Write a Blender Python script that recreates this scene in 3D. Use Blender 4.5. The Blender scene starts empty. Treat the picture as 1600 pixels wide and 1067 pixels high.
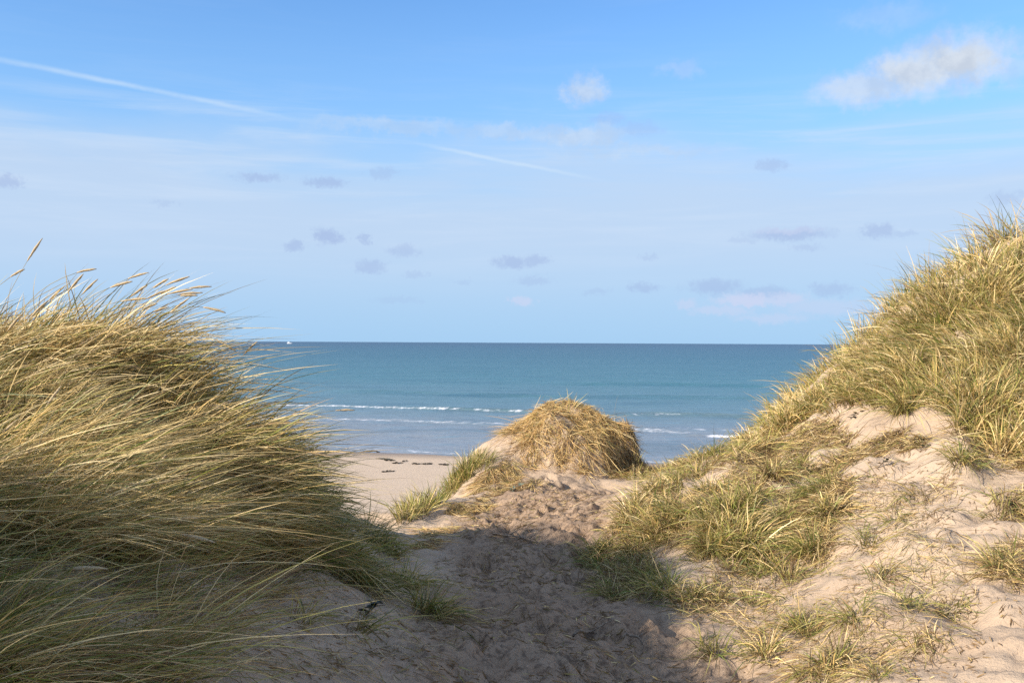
import bpy, math, random
import numpy as np
from mathutils import Vector, Matrix, Euler

random.seed(7)
rng = np.random.default_rng(11)
scene = bpy.context.scene
col = scene.collection
R = math.radians

# ------------------------------------------------------------------ camera
ZC = 6.0                      # eye height above the sea, metres
F, CX, CY = 1556.0, 800.0, 535.3
cam = bpy.data.cameras.new('camera')
cam.sensor_width = 36.0
cam.lens = 36.0 * F / 1600.0
cam.clip_start = 0.05
cam.clip_end = 60000.0
cam_ob = bpy.data.objects.new('camera', cam)
cam_ob.matrix_world = (Matrix.Translation((0, 0, ZC)) @ Euler((R(90.066), 0, 0)).to_matrix().to_4x4()
                       @ Matrix.Rotation(R(0.30), 4, 'Z'))
col.objects.link(cam_ob)
scene.camera = cam_ob

# ------------------------------------------------------------------ light
SUN_EL, SUN_AZ = 25.0, -119.0          # azimuth from +Y (view direction) towards +X
sun_dir = Vector((math.sin(R(SUN_AZ)) * math.cos(R(SUN_EL)), math.cos(R(SUN_AZ)) * math.cos(R(SUN_EL)), math.sin(R(SUN_EL))))
sun = bpy.data.lights.new('sun', 'SUN')
sun.energy = 4.1
sun.angle = R(0.55)
sun.color = (1.0, 0.905, 0.775)
sun_ob = bpy.data.objects.new('sun', sun)
sun_ob.rotation_euler = sun_dir.to_track_quat('Z', 'Y').to_euler()
sun_ob.location = (-20, -12, 20)
col.objects.link(sun_ob)
scene.view_settings.view_transform = 'Standard'
scene.view_settings.look = 'None'
scene.view_settings.gamma = 1.0
scene.view_settings.exposure = 0.93
scene.view_settings.use_curve_mapping = False
scene.cycles.use_denoising = False
scene.cycles.max_bounces = 6
scene.cycles.diffuse_bounces = 3
scene.cycles.glossy_bounces = 2
scene.cycles.transmission_bounces = 4

# ------------------------------------------------------------------ sky
world = bpy.data.worlds.new('World')
scene.world = world
world.use_nodes = True
wt = world.node_tree
wt.nodes.clear()


class NT:
    """small helper to write node trees as expressions"""
    def __init__(self, tree):
        self.t = tree

    def n(self, kind, **kw):
        nd = self.t.nodes.new(kind)
        for k, v in kw.items():
            setattr(nd, k, v)
        return nd

    def put(self, sock, v):
        if isinstance(v, bpy.types.NodeSocket):
            self.t.links.new(v, sock)
        elif v is not None:
            sock.default_value = v

    def math(self, op, a, b=None, c=None, clamp=False):
        nd = self.n('ShaderNodeMath', operation=op, use_clamp=clamp)
        for i, v in enumerate((a, b, c)):
            self.put(nd.inputs[i], v)
        return nd.outputs[0]

    def vmath(self, op, a, b=None, c=None):
        nd = self.n('ShaderNodeVectorMath', operation=op)
        for i, v in enumerate((a, b, c)):
            self.put(nd.inputs[i], v)
        return nd.outputs['Value'] if op in ('LENGTH', 'DOT_PRODUCT', 'DISTANCE') else nd.outputs[0]

    def rng(self, v, a, b, c=0.0, d=1.0, smooth=True):
        nd = self.n('ShaderNodeMapRange', interpolation_type='SMOOTHSTEP' if smooth else 'LINEAR')
        for i, x in enumerate((v, a, b, c, d)):
            self.put(nd.inputs[i], x)
        return nd.outputs[0]

    def noise(self, vec, scale, detail=4.0, rough=0.55, dist=0.0):
        nd = self.n('ShaderNodeTexNoise')
        self.put(nd.inputs['Vector'], vec)
        nd.inputs['Scale'].default_value = scale
        nd.inputs['Detail'].default_value = detail
        nd.inputs['Roughness'].default_value = rough
        nd.inputs['Distortion'].default_value = dist
        return nd

    def mix(self, f, a, b, mode='MIX'):
        nd = self.n('ShaderNodeMix', data_type='RGBA', blend_type=mode)
        self.put(nd.inputs[0], f)
        for s, v in ((nd.inputs[6], a), (nd.inputs[7], b)):
            self.put(s, (*v, 1.0) if isinstance(v, tuple) and len(v) == 3 else v)
        return nd.outputs[2]

    def ramp(self, f, stops):
        nd = self.n('ShaderNodeValToRGB')
        el = nd.color_ramp.elements
        while len(el) < len(stops):
            el.new(0.5)
        for e, (p, c) in zip(el, stops):
            e.position = p
            e.color = (*c, 1.0)
        self.put(nd.inputs[0], f)
        return nd.outputs[0]


def azel(px, py):
    v = Vector(((px - CX) / F, 1.0, (CY - py) / F)).normalized()
    return math.degrees(math.atan2(v.x, v.y)), math.degrees(math.asin(v.z))


W = NT(wt)
sky = W.n('ShaderNodeTexSky', sky_type='NISHITA')
sky.sun_disc = False
sky.sun_elevation = R(SUN_EL)
sky.sun_rotation = R(SUN_AZ)
sky.air_density = 1.0
sky.dust_density = 0.25
sky.ozone_density = 3.0
sky.altitude = 0
tc = W.n('ShaderNodeTexCoord')
dirv = W.vmath('NORMALIZE', tc.outputs['Generated'])
sep = W.n('ShaderNodeSeparateXYZ')
W.put(sep.inputs[0], dirv)
dx, dy, dz = sep.outputs
el = W.math('MULTIPLY', W.math('ARCSINE', dz), 57.29578)
az = W.math('MULTIPLY', W.math('ARCTAN2', dx, dy), 57.29578)
SKY_GAIN = (0.48, 0.66, 0.82)
base = W.mix(1.0, sky.outputs[0], SKY_GAIN, 'MULTIPLY')
# pale blue haze towards the horizon
haze_w = W.math('MULTIPLY', W.rng(el, 22.0, 1.0), 0.94)
base = W.mix(haze_w, base, (1.22, 2.10, 3.15))
# thin high veil of cirrus, everywhere round the compass, plus unseen whiter sheets overhead, added as fill light
sc1 = W.vmath('MULTIPLY', dirv, (1.6, 1.6, 9.0))
veil_n = W.noise(sc1, 1.3, 5.0, 0.55, 0.4).outputs[0]
el_w = W.math('ADD', el, W.math('MULTIPLY', W.math('SUBTRACT', veil_n, 0.5), 10.0))
veil = W.rng(el_w, 13.6, 8.0)
low = W.rng(el, -1.0, 6.5, 0.10, 1.0)
veil = W.math('MULTIPLY', W.math('MULTIPLY', veil, low), 0.82)
str_v = W.vmath('MULTIPLY', dirv, (2.0, 2.0, 26.0))
streak = W.noise(str_v, 2.3, 6.0, 0.6, 0.5).outputs[0]
streak = W.math('MULTIPLY', W.rng(streak, 0.44, 0.74), W.math('MULTIPLY', W.rng(el, 2.0, 8.0), W.rng(el, 15.0, 11.0, 0.10, 1.0)))
over = W.noise(W.vmath('MULTIPLY', dirv, (1.0, 1.8, 1.0)), 1.6, 6.0, 0.6, 0.6).outputs[0]
over = W.math('MULTIPLY', W.rng(over, 0.38, 0.66), W.rng(el, 20.0, 34.0))
VEIL = (1.98, 2.44, 3.12)
c = W.mix(veil, base, VEIL)
c = W.mix(W.math('MULTIPLY', streak, 0.5), c, (2.2, 2.66, 3.3))
c = W.mix(W.math('MULTIPLY', over, 0.72), c, (3.1, 3.35, 3.7))
# contrail: a straight line through the sky is a plane through the eye
a_, b_ = Vector(((0 - CX) / F, 1, (CY - 98) / F)), Vector(((430 - CX) / F, 1, (CY - 182) / F))
nrm = a_.cross(b_).normalized()
wob = W.noise(dirv, 30.0, 4.0, 0.6)
dist = W.math('ABSOLUTE', W.math('ADD', W.vmath('DOT_PRODUCT', dirv, tuple(nrm)),
              W.math('MULTIPLY', W.math('SUBTRACT', wob.outputs[0], 0.5), 0.004)))
wid = W.rng(az, -28.0, 6.0, 0.0036, 0.0024, False)
trail = W.rng(W.math('DIVIDE', dist, wid), 1.15, 0.0)
t1 = W.math('MULTIPLY', W.rng(az, -10.0, -17.0), 0.56)
t2 = W.math('MULTIPLY', W.math('MULTIPLY', W.rng(az, -7.5, -2.5), W.rng(az, 6.5, 0.0)), 0.65)
patch = W.rng(W.noise(dirv, 14.0, 4.0, 0.65).outputs[0], 0.25, 0.65, 0.30, 1.0)
trail = W.math('MULTIPLY', W.math('MULTIPLY', trail, W.math('MAXIMUM', t1, t2)), patch)
c = W.mix(trail, c, (2.25, 2.8, 3.4))
# scattered fair-weather clouds in azimuth / elevation (degrees)
pv = W.n('ShaderNodeCombineXYZ')
W.put(pv.inputs[0], az)
W.put(pv.inputs[1], el)
cn = W.noise(dirv, 34.0, 5.0, 0.60)
off = W.vmath('MULTIPLY', W.vmath('SUBTRACT', cn.outputs['Color'], (0.5, 0.5, 0.5)), (3.2, 2.0, 0.0))
cn2 = W.noise(dirv, 120.0, 5.0, 0.62)
off2 = W.vmath('MULTIPLY', W.vmath('SUBTRACT', cn2.outputs['Color'], (0.5, 0.5, 0.5)), (2.0, 0.75, 0.0))
pw = W.vmath('ADD', W.vmath('ADD', pv.outputs[0], off), off2)
off3 = W.vmath('MULTIPLY', W.vmath('SUBTRACT', W.noise(dirv, 420.0, 3.0, 0.6).outputs['Color'], (0.5, 0.5, 0.5)), (0.8, 0.34, 0.0))
pw_small = W.vmath('ADD', W.vmath('ADD', pv.outputs[0], off3), W.vmath('ADD', W.vmath('MULTIPLY', off, (0.45, 0.22, 0.0)), off2))


def blobs(lst, vec, soft=0.25):
    acc = None
    for px, py, rx, ry, s in lst:
        a, e = azel(px, py)
        ra, re = rx / 26.5, ry / 26.5
        d = W.vmath('LENGTH', W.vmath('MULTIPLY_ADD', vec, (1 / ra, 1 / re, 0.0), (-a / ra, -e / re, 0.0)))
        m = W.rng(d, 1.25, soft, 0.0, s)
        acc = m if acc is None else W.math('MAXIMUM', acc, m)
    return acc


white = blobs([(1500, 92, 92, 46, 1.0), (1425, 108, 78, 42, 0.95), (1345, 135, 80, 27, 0.70), (1575, 105, 60, 26, 0.42),
               (915, 138, 44, 26, 0.62), (905, 212, 80, 17, 0.50), (800, 205, 110, 13, 0.34), (1062, 108, 40, 14, 0.26), (1385, 20, 80, 20, 0.20),
               (620, 200, 150, 12, 0.30), (1000, 235, 170, 11, 0.26)], pw, 0.22)
shade_n = W.rng(cn.outputs[0], 0.40, 0.62)
c = W.mix(white, c, W.mix(shade_n, (2.00, 2.28, 2.72), (2.40, 2.66, 3.02)))
grey = blobs([(1235, 364, 66, 11, 0.85), (1370, 357, 28, 11, 0.75), (1203, 257, 24, 11, 0.6), (512, 370, 28, 13, 0.95),
              (460, 386, 22, 8, 0.80), (570, 376, 14, 8, 0.75), (630, 392, 28, 10, 0.6), (578, 418, 30, 11, 0.7),
              (505, 286, 34, 9, 0.85), (398, 280, 36, 8, 0.80), (595, 272, 22, 11, 0.45), (8, 288, 24, 11, 0.8),
              (798, 410, 30, 11, 0.85), (840, 408, 24, 11, 0.75), (830, 438, 32, 8, 0.45), (1004, 447, 28, 9, 0.65),
              (1115, 447, 46, 14, 0.75), (1190, 455, 46, 10, 0.6), (1295, 450, 32, 11, 0.6), (1260, 385, 28, 7, 0.45),
              (950, 186, 30, 10, 0.40), (1000, 200, 38, 12, 0.38), (650, 430, 18, 7, 0.4), (1410, 362, 16, 6, 0.4),
              (258, 320, 18, 6, 0.35), (1575, 306, 28, 11, 0.45), (1015, 400, 18, 6, 0.4), (620, 470, 40, 6, 0.25), (930, 455, 24, 6, 0.35),
              (1160, 375, 26, 6, 0.35), (720, 440, 16, 5, 0.3)], pw_small, 0.35)
c = W.mix(W.math('MULTIPLY', grey, 0.64), c, (1.26, 1.66, 2.66))
puff = blobs([(1165, 467, 50, 11, 0.85), (1225, 466, 38, 11, 0.7), (1290, 478, 80, 14, 0.42), (816, 472, 18, 8, 0.65),
              (1130, 484, 50, 9, 0.5), (1075, 474, 24, 9, 0.5), (1205, 495, 66, 8, 0.45), (1230, 358, 50, 6, 0.45)], pw_small, 0.35)
c = W.mix(puff, c, (2.15, 2.4, 3.15))
bg = W.n('ShaderNodeBackground')
W.put(bg.inputs[0], c)
bg.inputs[1].default_value = 0.15
wo = W.n('ShaderNodeOutputWorld')
wt.links.new(bg.outputs[0], wo.inputs[0])


# ------------------------------------------------------------------ terrain function
def at(px, py, d):
    """point seen at photo pixel (px, py) when it stands d metres ahead"""
    return ((px - CX) / F * d, d, ZC - (py - CY) / F * d)


def sstep(a, b, x):
    t = np.clip((x - a) / (b - a), 0, 1)
    return t * t * (3 - 2 * t)


def _hash(ix, iy, seed):
    h = (ix.astype(np.int64) * 374761393 + iy.astype(np.int64) * 668265263 + seed * 1274126177) & 0xFFFFFFFF
    h = ((h ^ (h >> 13)) * 1274126177) & 0xFFFFFFFF
    return ((h ^ (h >> 16)) & 0xFFFF) / 65535.0


def vnoise(x, y, seed=0):
    ix, iy = np.floor(x), np.floor(y)
    fx, fy = x - ix, y - iy
    fx, fy = fx * fx * (3 - 2 * fx), fy * fy * (3 - 2 * fy)
    a, b = _hash(ix, iy, seed), _hash(ix + 1, iy, seed)
    c_, d = _hash(ix, iy + 1, seed), _hash(ix + 1, iy + 1, seed)
    return (a * (1 - fx) + b * fx) * (1 - fy) + (c_ * (1 - fx) + d * fx) * fy - 0.5


def fbm(x, y, octv=4, seed=0, gain=0.5):
    s, a = 0.0, 1.0
    for i in range(octv):
        s = s + a * vnoise(x * 2 ** i + 17.3 * i, y * 2 ** i - 9.1 * i, seed + i)
        a *= gain
    return s


CTRL = [at(*p) for p in [
    # path floor
    (850, 1067, 4.83), (950, 1067, 4.85), (1050, 1067, 4.85), (850, 950, 6.2), (780, 950, 6.1), (840, 870, 7.8), (760, 880, 7.5),
    (900, 1000, 5.5), (850, 810, 9.6), (760, 830, 8.9), (905, 880, 7.7), (940, 960, 6.3), (1150, 1050, 5.15), (1240, 1067, 4.95),
    (900, 765, 12.0), (820, 775, 11.6), (960, 770, 11.6),
    # mound apron and the ridge running down to the gully
    (760, 722, 15.0), (700, 765, 13.6), (640, 806, 12.0), (740, 775, 12.2), (690, 815, 11.0), (650, 845, 9.8), (800, 745, 13.0),
    (612, 802, 11.2), (590, 800, 11.2),
    # notch right of the mound
    (1015, 748, 14.4), (990, 765, 12.4), (1050, 735, 13.6),
    # right dune
    (1090, 712, 12.9), (1140, 708, 12.4), (1200, 665, 12.0), (1280, 610, 11.5), (1350, 535, 11.0), (1440, 462, 10.6), (1600, 388, 10.2),
    (1600, 1067, 4.3), (1600, 900, 5.5), (1600, 740, 7.0), (1600, 600, 8.3), (1600, 480, 9.5),
    (1400, 1000, 5.0), (1400, 850, 6.3), (1400, 700, 7.8), (1400, 600, 8.9),
    (1250, 960, 5.9), (1250, 910, 6.5), (1250, 850, 7.0), (1250, 750, 8.1), (1250, 680, 9.4), (1180, 900, 6.85), (1180, 980, 5.85),
    (1100, 965, 6.25), (1100, 910, 6.8), (1100, 850, 7.3), (1100, 790, 7.9), (1100, 745, 9.0), (1100, 722, 10.4), (930, 882, 7.6), (985, 850, 7.85), (1000, 820, 8.1), (1000, 788, 8.7), (1012, 762, 9.9), (1040, 925, 6.8), (1060, 880, 7.2), (985, 905, 7.15),
    # left dune
    (0, 1067, 2.6), (300, 1067, 3.0), (500, 1067, 3.6), (650, 1067, 4.2), (750, 1067, 4.62),
    (0, 900, 3.2), (0, 720, 4.2), (0, 590, 5.0), (0, 545, 6.0), (200, 562, 6.0), (330, 612, 6.0), (420, 690, 6.3), (500, 775, 6.8),
    (560, 830, 7.5), (600, 855, 8.0), (620, 845, 9.3), (550, 900, 6.0), (600, 950, 5.7), (700, 1000, 5.3), (400, 900, 4.8),
    (400, 800, 5.3), (250, 750, 4.9), (200, 950, 3.4), (120, 640, 4.9), (480, 980, 4.4), (640, 900, 6.8), (700, 920, 6.6),
]]
CTRL += [(-1.2, 8.6, 4.45), (-2.2, 8.2, 4.9), (-3.2, 8.0, 5.4), (-2.4, 10.0, 4.2), (-3.6, 10.5, 4.6), (-2.0, 12.5, 3.0), (-3.5, 13.5, 2.9),
         (-1.2, 13.6, 3.0), (-1.0, 15.5, 2.2), (0.8, 17.0, 2.6), (-0.2, 16.4, 2.9), (2.2, 16.0, 2.9), (3.2, 14.6, 4.2), (4.6, 13.4, 5.2),
         (6.3, 12.6, 6.2), (6.3, 10.2, 6.9), (6.0, 8.0, 6.0), (5.0, 6.0, 5.3), (3.8, 4.0, 4.8), (2.6, 2.4, 4.6), (1.0, 2.4, 4.36), (0.3, 2.4, 4.4),
         (-0.5, 2.2, 4.72), (-2.6, 3.0, 5.60), (-3.4, 4.2, 5.55), (-3.8, 6.0, 5.85), (-3.0, 1.6, 6.75), (-1.9, 1.2, 5.95)]
CTRL = np.array(CTRL)


def tps_fit(P, smooth=0.004):
    n = len(P)
    d2 = ((P[:, None, :2] - P[None, :, :2]) ** 2).sum(-1)
    K = 0.5 * d2 * np.log(d2 + 1e-9) + smooth * np.eye(n)
    Q = np.c_[np.ones(n), P[:, :2]]
    A = np.block([[K, Q], [Q.T, np.zeros((3, 3))]])
    return np.linalg.solve(A, np.r_[P[:, 2], 0, 0, 0])


TPSW = tps_fit(CTRL)


def tps(x, y):
    sh = x.shape
    x, y = x.ravel(), y.ravel()
    out = TPSW[-3] + TPSW[-2] * x + TPSW[-1] * y
    for i, (cx, cy, _) in enumerate(CTRL):
        d2 = (x - cx) ** 2 + (y - cy) ** 2
        out += TPSW[i] * 0.5 * d2 * np.log(d2 + 1e-9)
    return out.reshape(sh)


MX, MY = 0.83, 14.0                    # the straw-covered hummock


def shore_s(x, y):
    return y + 0.25 * np.clip(x, -40, 60) + 1.2 * np.sin(x * 0.11 + 0.6)


def mound_r(x, y):
    a = np.arctan2(y - MY, x - MX)
    wob = 1 + 0.10 * np.sin(3 * a + 0.6) + 0.06 * np.sin(5 * a + 2.0)
    return np.hypot((x - MX) / 1.12, (y - MY) / 1.0) / wob


def terrain(x, y):
    x, y = np.asarray(x, float), np.asarray(y, float)
    s = shore_s(x, y)
    beach = np.where(s < 53, (53 - s) * 0.027, (53 - s) * 0.035)
    beach = np.maximum(beach, -6.0) - 0.25 * sstep(30, 0, s)
    beach = np.minimum(beach, 1.0)
    dune = 5.35 + 0.9 * fbm(x * 0.13, y * 0.13, 3, 5) - 0.75 * np.exp(-((x - 0.5) / 1.3) ** 2)
    dune = dune + 1.7 * np.exp(-(((x + 3.5) / 1.3) ** 2 + ((y - 0.6) / 1.3) ** 2))
    dune = dune - 0.9 * np.exp(-(((x + 6.0) / 2.2) ** 2 + ((y - 3.6) / 1.7) ** 2))
    far = beach + (dune - beach) * (1 - sstep(9.0, 19.0 + 1.5 * np.sin(x * 0.2), y))
    w = (sstep(-5.2, -3.6, x) * (1 - sstep(5.6, 8.0, x)) * sstep(0.6, 2.6, y) * (1 - sstep(14.6, 17.5, y)))
    z = np.where(w > 0, tps(np.clip(x, -6, 9), np.clip(y, 0, 19)), 0) * w + far * (1 - w)
    # hummock: steep sided, flat topped, undercut to the right
    r = mound_r(x, y)
    top = 5.09 + 0.04 * np.sin(x * 5.0) - 0.10 * np.clip(x - MX, -1, 1) ** 2 - 0.22 * np.clip(x - MX - 0.1, 0, 1) ** 1.5 + 0.18 * fbm(x * 3.4, y * 3.4, 3, 40)
    k = 1 - sstep(0.30 + 0.18 * np.clip(x - MX, -0.4, 1.0), 1.0, r + 0.20 * fbm(x * 3.1, y * 3.1, 3, 44))
    z = np.where(r < 1.05, z + np.maximum(top - z, 0) * k ** 1.15, z)
    return z


def path_mask(x, y):
    cxp = np.interp(y, [2, 4.8, 6.5, 8, 10, 12.5], [0.4, 0.45, 0.25, 0.15, 0.2, 0.5])
    wd = np.interp(y, [2, 4.8, 6.5, 8, 10, 12.5], [0.9, 1.15, 0.75, 0.75, 1.0, 0.9])
    return (1 - sstep(0.6, 1.15, np.abs(x - cxp) / wd)) * sstep(13.4, 12.0, y) * sstep(-1, 1, y)


def detail(x, y):
    near = sstep(40, 18, y) * sstep(22, 10, np.abs(x))
    z = near * (0.11 * fbm(x * 1.1, y * 1.1, 3, 21) + 0.055 * fbm(x * 4.4, y * 4.4, 4, 33, 0.6))
    # wind-cut flutes running down the faces
    u = x * 0.55 + y * 0.85
    v = -x * 0.85 + y * 0.55
    z = z + near * 0.042 * fbm(u * 7.0, v * 1.1, 3, 51)
    rd = sstep(1.3, 2.2, x) * sstep(4.0, 5.0, y) * near
    z = z + rd * (0.30 * np.abs(fbm(x * 1.5 + 4, y * 1.5, 3, 91)) - 0.07 + 0.05 * vnoise(x * 3.4, y * 3.4, 95))
    fl = np.exp(-(((x - 2.75) / 0.35) ** 2 + ((y - 5.45) / 0.6) ** 2))
    z = z + fl * 0.13 * vnoise((x - 0.25 * y) * 9.0, y * 0.8, 58)
    p = np.maximum(path_mask(x, y), 0.8 * sstep(13.6, 12.6, y) * sstep(8.5, 9.5, y) * (1 - sstep(1.0, 2.0, np.abs(x - 0.3))))
    # trampled sand: overlapping foot dents
    d1 = vnoise(x * 5.2 + 3, y * 3.6, 61)
    d2 = vnoise(x * 9.0 - 3, y * 7.0, 62)
    z = z + p * (-0.045 * sstep(0.05, 0.38, d1) - 0.030 * sstep(0.1, 0.4, d2) + 0.02 * d2)
    # footprints going both ways along the path, each with a pushed-up rim
    sel = p > 0.02
    xs, ys, dz = x[sel], y[sel], np.zeros(int(sel.sum()))
    fr = np.random.default_rng(5)
    for _ in range(210):
        fy = fr.uniform(4.2, 13.0)
        fx = np.interp(fy, [2, 4.8, 6.5, 8, 10, 12.5], [0.4, 0.45, 0.25, 0.15, 0.2, 0.5]) + fr.normal(0, 0.5)
        an = fr.normal(0.0, 0.35)
        q = (np.abs(xs - fx) < 0.35) & (np.abs(ys - fy) < 0.35)
        if not q.any():
            continue
        ux, uy = xs[q] - fx, ys[q] - fy
        a_, b_ = ux * math.cos(an) - uy * math.sin(an), ux * math.sin(an) + uy * math.cos(an)
        rr = np.hypot(a_ / (0.065 + 0.012 * np.sign(b_)), b_ / 0.155)
        dep = fr.uniform(0.02, 0.045)
        dz[q] += -dep * (1 - sstep(0.55, 1.05, rr)) + 0.4 * dep * np.exp(-((rr - 1.25) / 0.22) ** 2)
    z[sel] += dz
    return z


def H0(x, y):
    return terrain(x, y) + detail(np.asarray(x, float), np.asarray(y, float))


# ------------------------------------------------------------------ sand mesh
def spaced(a, b, fine, lo, hi, grow=1.12, cap=40):
    core = list(np.arange(lo, hi + 1e-6, fine))
    s, p, up = fine, core[-1], []
    while p < b:
        s = min(s * grow, cap)
        p += s
        up.append(p)
    s, p, dn = fine, core[0], []
    while p > a:
        s = min(s * grow, cap)
        p -= s
        dn.append(p)
    return np.array(dn[::-1] + core + up)


gx = spaced(-300, 300, 0.032, -3.2, 5.4)
gy = spaced(-60, 90, 0.032, 2.4, 15.4)
GX, GY = np.meshgrid(gx, gy)
GZ = H0(GX, GY)


def H(x, y):
    """sand height by bilinear lookup in the mesh grid"""
    x, y = np.asarray(x, float), np.asarray(y, float)
    i = np.clip(np.searchsorted(gx, x) - 1, 0, len(gx) - 2)
    j = np.clip(np.searchsorted(gy, y) - 1, 0, len(gy) - 2)
    fx = np.clip((x - gx[i]) / (gx[i + 1] - gx[i]), 0, 1)
    fy = np.clip((y - gy[j]) / (gy[j + 1] - gy[j]), 0, 1)
    return ((GZ[j, i] * (1 - fx) + GZ[j, i + 1] * fx) * (1 - fy) + (GZ[j + 1, i] * (1 - fx) + GZ[j + 1, i + 1] * fx) * fy)


def normal_xy(x, y, e=0.12):
    gxv = (H(x + e, y) - H(x - e, y)) / (2 * e)
    gyv = (H(x, y + e) - H(x, y - e)) / (2 * e)
    return np.stack([-gxv, -gyv], -1)


def hit(px, py, dmin=1.8, dmax=19.0, steps=900):
    """where the sight lines through photo pixels meet the sand -> x, y, ok"""
    px, py = np.atleast_1d(np.asarray(px, float)), np.atleast_1d(np.asarray(py, float))
    out = np.full(px.shape, np.nan)
    for d in np.linspace(dmin, dmax, steps):
        todo = np.isnan(out)
        if not todo.any():
            break
        zr = ZC - (py - CY) / F * d
        below = todo & (zr < H((px - CX) / F * d, np.full(px.shape, d)))
        out[below] = d
    ok = ~np.isnan(out)
    d = np.where(ok, out, 1.0)
    return (px - CX) / F * d, d, ok


def mat_new(name):
    m = bpy.data.materials.new(name)
    m.use_nodes = True
    m.node_tree.nodes.clear()
    return m, NT(m.node_tree)


def finish(m, T, shader):
    o = T.n('ShaderNodeOutputMaterial')
    T.t.links.new(shader, o.inputs[0])
    return m


def sand_material():
    m, T = mat_new('dune_sand')
    geo = T.n('ShaderNodeNewGeometry')
    p = geo.outputs['Position']
    big = T.noise(p, 0.9, 4.0, 0.6).outputs[0]
    mid = T.noise(p, 7.0, 5.0, 0.65).outputs[0]
    grain = T.noise(p, 170.0, 3.0, 0.7).outputs[0]
    cb = T.mix(T.rng(big, 0.3, 0.7), (0.41, 0.298, 0.202), (0.51, 0.385, 0.268))
    cb = T.mix(T.math('MULTIPLY', T.rng(mid, 0.52, 0.78), 0.35), cb, (0.31, 0.225, 0.155))
    cb = T.mix(T.math('MULTIPLY', T.rng(grain, 0.50, 0.8), 0.30), cb, (0.20, 0.145, 0.10))
    cb = T.mix(T.math('MULTIPLY', T.rng(grain, 0.5, 0.2), 0.25), cb, (0.66, 0.54, 0.42))
    # trodden, littered path sand, its brown also deepening the path's shade by colour
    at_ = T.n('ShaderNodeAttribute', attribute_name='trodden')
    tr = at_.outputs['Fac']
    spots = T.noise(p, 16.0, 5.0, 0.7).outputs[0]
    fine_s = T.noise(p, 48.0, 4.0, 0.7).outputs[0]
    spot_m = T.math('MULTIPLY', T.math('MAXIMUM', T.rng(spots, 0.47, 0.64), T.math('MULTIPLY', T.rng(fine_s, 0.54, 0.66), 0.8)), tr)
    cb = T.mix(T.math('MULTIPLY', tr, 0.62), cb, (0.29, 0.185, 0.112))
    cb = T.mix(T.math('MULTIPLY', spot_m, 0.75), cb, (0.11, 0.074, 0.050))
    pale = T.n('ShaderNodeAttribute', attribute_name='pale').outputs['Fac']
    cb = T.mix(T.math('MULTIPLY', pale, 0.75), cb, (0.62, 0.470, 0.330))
    wet = T.n('ShaderNodeAttribute', attribute_name='wet').outputs['Fac']
    cb = T.mix(wet, cb, (0.145, 0.105, 0.080))
    rip = T.vmath('MULTIPLY', p, (5.0, 16.0, 4.0))
    ripn = T.noise(rip, 1.0, 3.0, 0.55, 0.6).outputs[0]
    b1 = T.n('ShaderNodeBump')
    b1.inputs['Strength'].default_value = 0.8
    b1.inputs['Distance'].default_value = 0.03
    T.put(b1.inputs['Height'], T.math('ADD', T.math('MULTIPLY', mid, 0.8), T.math('MULTIPLY', ripn, 0.6)))
    b2 = T.n('ShaderNodeBump')
    b2.inputs['Strength'].default_value = 0.8
    b2.inputs['Distance'].default_value = 0.010
    T.put(b2.inputs['Height'], T.noise(p, 70.0, 4.0, 0.7).outputs[0])
    T.t.links.new(b1.outputs[0], b2.inputs['Normal'])
    bs = T.n('ShaderNodeBsdfPrincipled')
    T.put(bs.inputs['Base Color'], cb)
    T.put(bs.inputs['Roughness'], T.rng(wet, 0.0, 1.0, 0.95, 0.35))
    bs.inputs['Specular IOR Level'].default_value = 0.15
    T.t.links.new(b2.outputs[0], bs.inputs['Normal'])
    return finish(m, T, bs.outputs[0])


SAND = sand_material()


def tag(o, label=None, cat=None, group=None, kind=None):
    for k, v in (('label', label), ('category', cat), ('group', group), ('kind', kind)):
        if v:
            o[k] = v
    return o


def link(o, parent=None):
    col.objects.link(o)
    if parent is not None:
        o.parent = parent
    return o


def mesh_np(name, V, faces_flat, counts, mat, smooth=True):
    me = bpy.data.meshes.new(name)
    me.vertices.add(len(V))
    me.vertices.foreach_set('co', np.ascontiguousarray(V, dtype=np.float32).ravel())
    me.loops.add(len(faces_flat))
    me.loops.foreach_set('vertex_index', np.ascontiguousarray(faces_flat, dtype=np.int32))
    st = np.r_[0, np.cumsum(counts)[:-1]].astype(np.int32)
    me.polygons.add(len(counts))
    me.polygons.foreach_set('loop_start', st)
    me.polygons.foreach_set('loop_total', np.asarray(counts, dtype=np.int32))
    if smooth:
        me.polygons.foreach_set('use_smooth', np.ones(len(counts), dtype=bool))
    me.update(calc_edges=True)
    if mat:
        me.materials.append(mat)
    return me


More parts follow.
